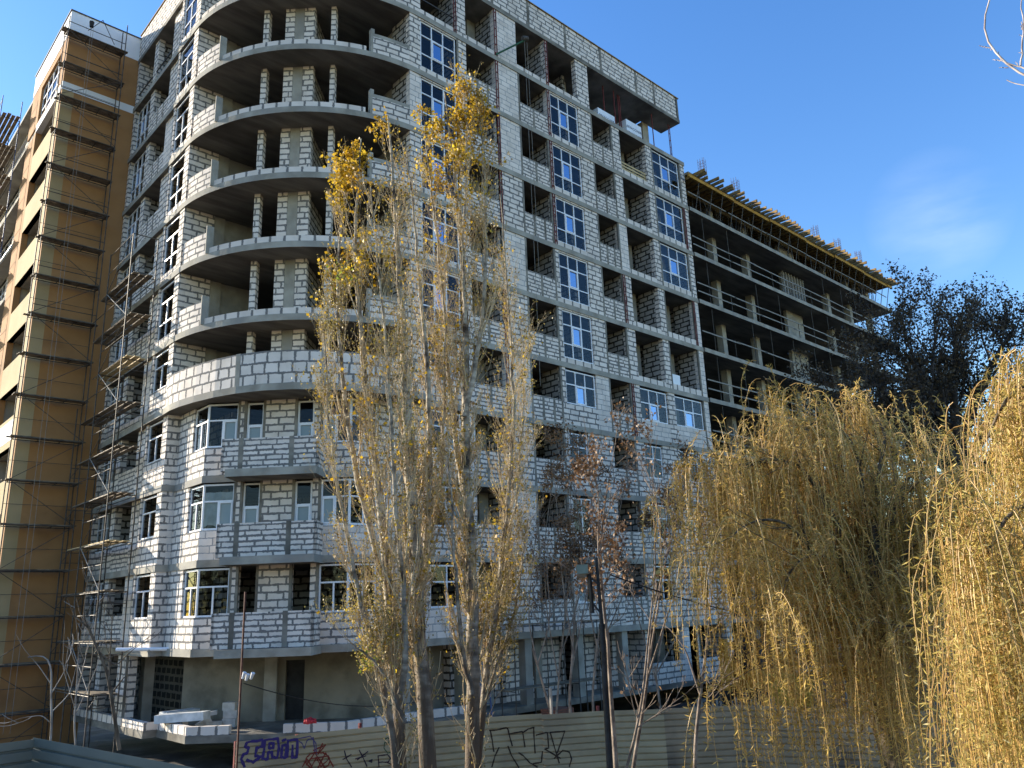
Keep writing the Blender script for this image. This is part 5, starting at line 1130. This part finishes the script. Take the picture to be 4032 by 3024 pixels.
willow('weeping willow with full golden curtain of strands before the hoarding', [(1960, 1772, 0), (1930, 1612, 0), (1890, 1492, 0), (1890, 1392, 0), (1900, 1262, 0), (1880, 1132, .2)], [
    ([(1880, 1312, .2), (1800, 1112, -.3), (1728, 998, -.6), (1648, 988, -.8), (1588, 1012, -1.0)], .08),
    ([(1890, 1262, .2), (1820, 1032, .4), (1748, 928, .6), (1708, 908, .7), (1638, 958, .9)], .07),
    ([(1880, 1212, .2), (1860, 1032, 0), (1840, 948, -.1), (1778, 898, -.4), (1738, 928, -.7)], .07),
    ([(1885, 1162, .2), (1900, 1012, .5), (1915, 938, .9), (1890, 898, 1.2), (1850, 918, 1.5)], .07),
    ([(1885, 1192, .2), (1960, 1032, .2), (2010, 968, .2), (2040, 978, .3), (2080, 1012, .3)], .07),
    ([(1880, 1312, .2), (1960, 1192, -.8), (2030, 1112, -1.3), (2080, 1132, -1.6)], .06),
    ([(1880, 1362, .2), (1768, 1212, -1.0), (1698, 1122, -1.6), (1618, 1122, -2.0), (1578, 1162, -2.2)], .06),
    ([(1880, 1262, .2), (1768, 1112, 1.2), (1688, 1022, 2.0), (1608, 1012, 2.4), (1548, 1052, 2.6)], .06),
    ([(1890, 1412, .1), (1840, 1342, -1.0), (1778, 1322, -1.5), (1718, 1352, -1.9), (1658, 1412, -2.0)], .04),
    ([(1880, 1312, .1), (1748, 1172, .2), (1648, 1082, .2), (1588, 1072, .2), (1538, 1102, .2)], .05),
    ([(1890, 1432, .1), (1960, 1392, -1.2), (1990, 1352, -1.6), (1940, 1352, -2.2)], .035),
    ([(1885, 1232, .2), (1950, 1072, -.6), (2000, 1022, -1.0), (2060, 1042, -1.2), (2100, 1112, -1.3)], .05),
    ([(1885, 1312, .2), (1940, 1162, .8), (2000, 1092, 1.2), (2060, 1102, 1.4), (2110, 1162, 1.4)], .05),
    ([(1885, 1262, .2), (1960, 1130, .0), (2030, 1070, .0), (2095, 1090, 0), (2150, 1170, 0)], .05),
    ([(1880, 1362, .2), (1830, 1232, -.9), (1768, 1192, -1.5), (1718, 1212, -2.0), (1688, 1272, -2.1)], .04)], 16, 21, 2500, (.9, 3.2), M['leaf_willow'], .095, per_m=27, twr=.0062, rise=.9)
willow('nearer weeping willow cut by the right edge of the picture', [(2495, 1915, 0), (2475, 1615, 0), (2445, 1315, 0), (2405, 1095, 0)], [
    ([(2415, 1215, 0), (2355, 965, -.2), (2295, 865, -.4), (2225, 815, -.5), (2165, 865, -.6), (2135, 945, -.6)], .05),
    ([(2415, 1265, 0), (2335, 1025, .3), (2255, 915, .5), (2195, 895, .6), (2155, 945, .7)], .045),
    ([(2425, 1315, 0), (2345, 1145, -.7), (2255, 1075, -1.0), (2175, 1105, -1.2), (2135, 1195, -1.3)], .045),
    ([(2425, 1365, 0), (2315, 1215, .7), (2225, 1135, 1.0), (2155, 1165, 1.2), (2115, 1255, 1.2)], .04),
    ([(2425, 1415, 0), (2325, 1295, -.3), (2225, 1285, -.5), (2155, 1345, -.6), (2095, 1435, -.7)], .04),
    ([(2405, 1165, 0), (2365, 915, .6), (2315, 835, .8), (2275, 825, 1.0)], .04),
    ([(2445, 1465, 0), (2355, 1375, .5), (2255, 1355, .6), (2175, 1415, .7)], .035)], 9.3, 31, 2000, (.9, 2.5), M['leaf_willow2'], .075, per_m=30, twr=.0045, tr_r=(.2, .13), rise=.45, bl=(.2, .8))
# ---------------------------------------------------------------- big dark tree behind
def bigtree(label, name, trunk, limbs, dist, seed, leafm, bark, r0, dens, lsz, n3=5., spread=(.3, .9), ex=.0, l1=(2, 4.5), l2=(.8, 2.2), l3=(.3, .9), group=None, keep=1., leafp=None, twr=.008, p1=1.6, p2=2.8, taper=True):
    rg = np.random.default_rng(seed); root = thing(name, label, 'tree', group=group)
    Q = resample([at(x*Dp, y*Dp, dist+d) for x, y, d in trunk], 16); tk = Acc(); tk.add(tubes(Q[None], np.linspace(r0, r0*.55, 16)[None], 10)); tk.out('trunk', bark, root, True)
    L0 = np.stack([resample([at(x*Dp, y*Dp, dist+d) for x, y, d in p], 18) for p in limbs]); R0 = np.stack([np.linspace(r0*.5, r0*.08, 18)]*len(limbs))
    a = Acc(); a.add(tubes(L0, R0, 7)); P1, R1 = grow(L0, R0, p1, *l1, spread, .09, rg, 8, .12, 1, .5, .25, taper); P2, R2 = grow(P1, R1, p2, *l2, spread, .1, rg, 6, .1, 1, .5, .25); P3, R3 = grow(P2, R2, n3, *l3, spread, .1, rg, 4, .1, 1, .6, .25)
    a.add(tubes(P1, np.maximum(R1, twr*1.2), 5)); a.add(tubes(P2, np.maximum(R2, twr), 4)); a.add(tubes(P3, np.maximum(R3, twr*.7), 3)); a.out('branches', bark, root)
    tips = np.concatenate([P3[:, 1], P3[:, 2], P3[:, 3], P2[:, -1]])
    pr = np.full(len(tips), dens)
    if leafp is not None: pr = leafp(tips, rg)*dens
    C = np.repeat(tips, rg.poisson(pr), 0); C = C+rg.normal(size=C.shape)*lsz*1.2; D = nrm(rg.normal(size=C.shape)+np.array([0, 0, -.4])); ll = lsz*rg.uniform(.6, 1.3, len(C))
    if len(C): la = Acc(); la.add(leaves(C, D, ll, ll*.7, rg, .15)); la.out('leaves', leafm, root)
    base_at(root, tuple(Q[0]))
bigtree('large dark half bare tree in shade behind the willows', 'broad_tree', [(2120, 1500, 0), (2105, 1250, 0), (2080, 1050, 0), (2070, 930, 0)], [
    [(2080, 1060, 0), (2040, 988, 0), (1960, 940, 0), (1880, 908, 0), (1820, 900, 0)], [(2080, 1020, 0), (2030, 908, 1), (1980, 828, 1), (1950, 780, 1), (1930, 740, 1)], [(2070, 980, 0), (2060, 876, -1), (2060, 780, -1), (2070, 700, -1)],
    [(2070, 980, 0), (2110, 860, 1), (2150, 772, 1), (2190, 708, 2)], [(2080, 1004, 0), (2150, 908, -1), (2230, 844, -2), (2300, 796, -2)], [(2085, 1084, 0), (2160, 1004, 1), (2260, 940, 1), (2340, 908, 1)],
    [(2075, 988, 0), (2030, 876, 3), (2010, 780, 4), (2030, 700, 4)], [(2085, 1084, 0), (2010, 1020, -2), (1930, 988, -3), (1860, 972, -3)], [(2080, 1020, 0), (2130, 924, 3), (2200, 828, 4), (2250, 740, 4)],
    [(2075, 1004, 0), (2000, 924, -2), (1930, 860, -3), (1890, 828, -3)], [(2080, 1052, 0), (2000, 964, 2), (1930, 908, 3), (1870, 860, 4)], [(2070, 980, 0), (2020, 860, 0), (1975, 796, 0), (1960, 764, 0)], [(2090, 1068, 0), (2140, 988, 3), (2180, 924, 4), (2230, 884, 5)]], 34, 41, M['leaf_dark'], M['bark_dark'], .42, 3.0, .12, n3=4.6, twr=.009, l1=(1.2, 3.0), taper=False)
# ---------------------------------------------------------------- locust trees between the poplars and the willow
def podp(tips, rg):
    q = tips-CAM; v = (1512-FPX*(q@AX[1])/(q@AX[2]))/Dp; s_ = np.sin(tips[:, 0]*2.2)+np.sin(tips[:, 2]*1.9+tips[:, 1]*1.5); return np.clip((1350-v)/250, .04, 1.)*np.clip(.8+s_, .1, 2.2)*1.6
LG = 'slender locust trees with brown pods in front of the facade'
def locust(label, trunk, limbs, dist, seed, r0, dens): bigtree(label, 'locust_tree', trunk, limbs, dist, seed, M['pods'], M['bark_locust'], r0*.72, dens*2.3, .09, n3=5.5, spread=(.35, 1.0), l1=(.7, 1.7), l2=(.35, .9), l3=(.12, .4), group=LG, leafp=podp, twr=.0065, p1=1.7, p2=3.0)
locust('forked locust tree standing just right of the street lamp', [(1335, 1760, 0), (1330, 1640, 0), (1318, 1480, 0), (1312, 1360, 0)], [
    [(1318, 1440, 0), (1300, 1280, 0), (1290, 1180, 0), (1296, 1080, 0), (1270, 960, 0), (1260, 900, 0)], [(1312, 1380, 0), (1295, 1200, 0), (1310, 1060, 0), (1330, 960, .3), (1335, 900, .3)],
    [(1345, 1690, 0), (1385, 1540, 0), (1400, 1380, .2), (1420, 1200, .2), (1405, 1060, .2), (1420, 940, .2)]], 18.5, 51, .085, .9)
locust('locust tree with two long stems leaning right beyond the lamp', [(1358, 1760, 0), (1370, 1640, 0), (1390, 1530, 0), (1402, 1440, 0)], [
    [(1395, 1500, 0), (1408, 1340, 0), (1440, 1200, 0), (1470, 1090, 0), (1500, 1020, 0)], [(1400, 1440, 0), (1430, 1260, .3), (1425, 1120, .4), (1400, 1000, .5), (1410, 930, .5)], [(1400, 1460, 0), (1450, 1300, -.3), (1520, 1190, -.6)]], 18.8, 53, .07, .9)
locust('locust tree with a lit bare trunk left of the lamp behind the hoarding', [(1235, 1620, 0), (1230, 1500, 0), (1238, 1400, 0)], [
    [(1232, 1480, 0), (1240, 1330, 0), (1262, 1180, 0), (1240, 1060, 0), (1200, 960, 0)], [(1238, 1400, 0), (1215, 1260, 0), (1205, 1120, 0), (1195, 1000, 0)], [(1236, 1440, 0), (1265, 1300, .5), (1280, 1180, .6), (1300, 1060, .7)]], 27, 55, .08, .8)
locust('leaning locust tree behind the hoarding nearest the right poplar', [(1215, 1640, 0), (1190, 1540, 0), (1165, 1450, 0), (1150, 1400, 0)], [
    [(1165, 1450, 0), (1140, 1340, 0), (1150, 1220, 0), (1165, 1100, 0)], [(1160, 1440, 0), (1190, 1340, 0), (1180, 1220, 0), (1190, 1080, 0)]], 26.5, 57, .07, .5)
locust('dark locust tree with thick stem at the left edge of the willow', [(1500, 1760, 0), (1502, 1600, 0), (1515, 1480, 0), (1530, 1380, 0)], [
    [(1520, 1440, 0), (1535, 1320, 0), (1540, 1220, 0), (1510, 1120, 0)], [(1512, 1500, 0), (1480, 1400, 0), (1440, 1350, .3), (1410, 1350, .5)], [(1505, 1560, 0), (1540, 1480, 0), (1600, 1440, 0)]], 19.5, 59, .07, .25)
locust('thin locust tree close behind the street lamp post', [(1285, 1640, 0), (1280, 1500, 0), (1290, 1380, 0)], [
    [(1285, 1460, 0), (1300, 1300, 0), (1330, 1160, 0), (1350, 1040, 0), (1360, 960, 0)], [(1290, 1400, 0), (1262, 1260, 0), (1250, 1120, 0), (1235, 1010, 0), (1225, 950, 0)], [(1288, 1420, 0), (1340, 1300, .4), (1390, 1180, .6), (1440, 1080, .8)]], 28, 67, .07, 1.0)
locust('low spreading locust tree beneath the first floor windows', [(1440, 1640, 0), (1425, 1520, 0), (1415, 1440, 0)], [
    [(1420, 1480, 0), (1380, 1340, 0), (1350, 1220, 0), (1330, 1120, 0), (1345, 1020, 0)], [(1418, 1450, 0), (1440, 1320, 0), (1450, 1180, 0), (1440, 1060, 0), (1470, 980, 0)], [(1416, 1460, 0), (1470, 1360, .5), (1500, 1260, .8), (1490, 1150, .8)]], 27.5, 71, .07, 1.1)
locust('broad locust tree between the right poplar and the lamp post', [(1195, 1640, 0), (1205, 1500, 0), (1210, 1420, 0)], [
    [(1205, 1460, 0), (1180, 1320, 0), (1175, 1180, 0), (1190, 1060, 0), (1215, 950, 0)], [(1210, 1420, 0), (1250, 1300, 0), (1270, 1160, 0), (1285, 1020, 0), (1300, 930, 0)], [(1208, 1440, 0), (1225, 1300, -.5), (1235, 1180, -.8), (1230, 1050, -.8), (1250, 960, -.8)]], 28.5, 73, .07, 1.1)
# ---------------------------------------------------------------- bare saplings at the lower left
M['bark_pale'] = noisy('pale sapling bark', (.20, .17, .14), (.42, .38, .33), 4, .8)
def sapling(label, trunk, limbs, dist, seed, r0, bark): bigtree(label, 'bare_sapling', trunk, limbs, dist, seed, M['pods'], bark, r0, 0, .03, n3=2.2, spread=(.4, 1.1), l1=(.4, 1.2), l2=(.15, .5), l3=(.06, .2), group='bare saplings beside the board stack', twr=.0055, p1=1.3, p2=1.6)
sapling('dark bare sapling with a leaning speckled trunk', [(258, 1620, 0), (246, 1540, 0), (232, 1450, 0), (205, 1390, 0), (190, 1350, 0)], [[(215, 1410, 0), (250, 1440, 0), (290, 1400, 0), (325, 1380, 0)], [(200, 1380, 0), (180, 1330, 0), (190, 1250, 0)], [(235, 1460, 0), (240, 1380, 0), (245, 1300, 0)], [(240, 1500, 0), (270, 1460, 0), (310, 1460, 0)], [(195, 1360, 0), (160, 1330, 0), (145, 1290, 0)]], 20, 61, .042, M['bark_low'])
sapling('pale bare sapling with a hooked stem', [(108, 1620, 0), (112, 1560, 0), (110, 1500, 0), (112, 1440, 0), (100, 1412, 0), (60, 1420, 0)], [[(108, 1560, 0), (90, 1545, 0), (50, 1550, 0), (20, 1560, 0)], [(110, 1500, 0), (140, 1450, 0), (150, 1380, 0)], [(112, 1480, 0), (85, 1440, 0), (50, 1400, 0), (35, 1370, 0)], [(110, 1540, 0), (150, 1500, 0), (170, 1420, 0)]], 20.5, 63, .024, M['bark_pale'])
sapling('pale multi stemmed sapling in front of the scaffold', [(165, 1640, 0), (160, 1560, 0), (165, 1500, 0), (168, 1440, 0)], [[(165, 1540, 0), (135, 1440, 0), (140, 1340, 0)], [(165, 1500, 0), (190, 1400, 0), (210, 1320, 0)], [(160, 1560, 0), (170, 1400, 0), (160, 1300, 0)], [(165, 1540, 0), (210, 1440, 0), (230, 1360, 0)]], 20.8, 65, .022, M['bark_pale'])
# ---------------------------------------------------------------- bare twigs reaching in at the top right
M['bark_white_low'] = noisy('grey tree bark', (.10, .085, .07), (.26, .22, .19), 5, .9, .6, 20)
rg = np.random.default_rng(71); root = thing('bare_tree', 'pale bare branch tips reaching in at the top right corner', 'tree'); Dt = 8.5
Z3 = lambda x, y, d=0: at(2688+x/1.6458, y/1.6458, Dt+d)
q = Acc(); tk = resample([at(4900, 4300, Dt), at(4850, 2500, Dt), at(4700, 1200, Dt), at(4500, 500, Dt)], 16); q.add(tubes(tk[None], np.linspace(.15, .045, 16)[None], 10)); q.out('trunk', M['bark_white_low'], root, True)
L1_ = np.stack([resample([tk[i_], tk[i_]+np.array([dx_*.5, dy_*.5, .9]), tk[i_]+np.array([dx_*1.1, dy_*1.1, 2.0])], 10) for i_, dx_, dy_ in ((8, 1.2, -.9), (10, 1.4, .2), (11, .6, -1.5), (12, 1.3, -.6), (13, 1.0, -1.3), (14, 1.6, -.2))]); LR_ = np.tile(np.linspace(.04, .012, 10), (6, 1)); q = Acc(); q.add(tubes(L1_, LR_, 6)); A1, B1 = grow(L1_, LR_, 3.5, .4, 1.0, (.3, .8), .1, rg, 6, .2, 1, .5, .4); q.add(tubes(A1, np.maximum(B1, .005), 4)); q.out('limbs', M['bark_white_low'], root, True)
q = Acc()
for pts, r in (([(3000, 700), (2500, 600), (2212, 500), (2120, 440), (2050, 375), (1990, 315), (1950, 250), (1935, 190), (1938, 120), (1960, 60), (1990, -5)], .014), ([(2400, 520), (2212, 440), (2170, 425), (2120, 420), (2060, 385)], .011), ([(2190, 425), (2200, 340), (2206, 240), (2212, 120), (2190, 50), (2200, -20)], .009),
               ([(2500, 620), (2212, 555), (2160, 542), (2100, 518)], .008), ([(1990, 312), (1950, 302), (1922, 298)], .006), ([(2080, 398), (2045, 390), (2010, 386)], .006), ([(2110, 440), (2080, 438), (2052, 437)], .005), ([(2055, 370), (2048, 350), (2046, 335)], .006), ([(2000, 325), (2002, 312), (2000, 300)], .005),
               ([(2206, 240), (2195, 228), (2180, 226)], .004), ([(2204, 350), (2190, 346), (2178, 340)], .004), ([(2200, 190), (2198, 160), (2196, 140)], .006), ([(2172, 425), (2165, 408), (2155, 400)], .004)):
    P_ = resample([Z3(*p) for p in pts], 14); P_[1:-1] += rg.normal(size=(12, 3))*.003; q.add(tubes(P_[None], np.linspace(r, r*.55, 14)[None], 6))
q.add(tubes(resample([tk[-1], at(4400, 380, Dt), Z3(2500, 600)], 8)[None], np.linspace(.045, .014, 8)[None], 7))
M['bark_white'] = noisy('smooth pale twig bark', (.22, .17, .15), (.55, .48, .44), 7, .6)
q.out('branches', M['bark_white'], root, True); base_at(root, tuple(tk[0]))
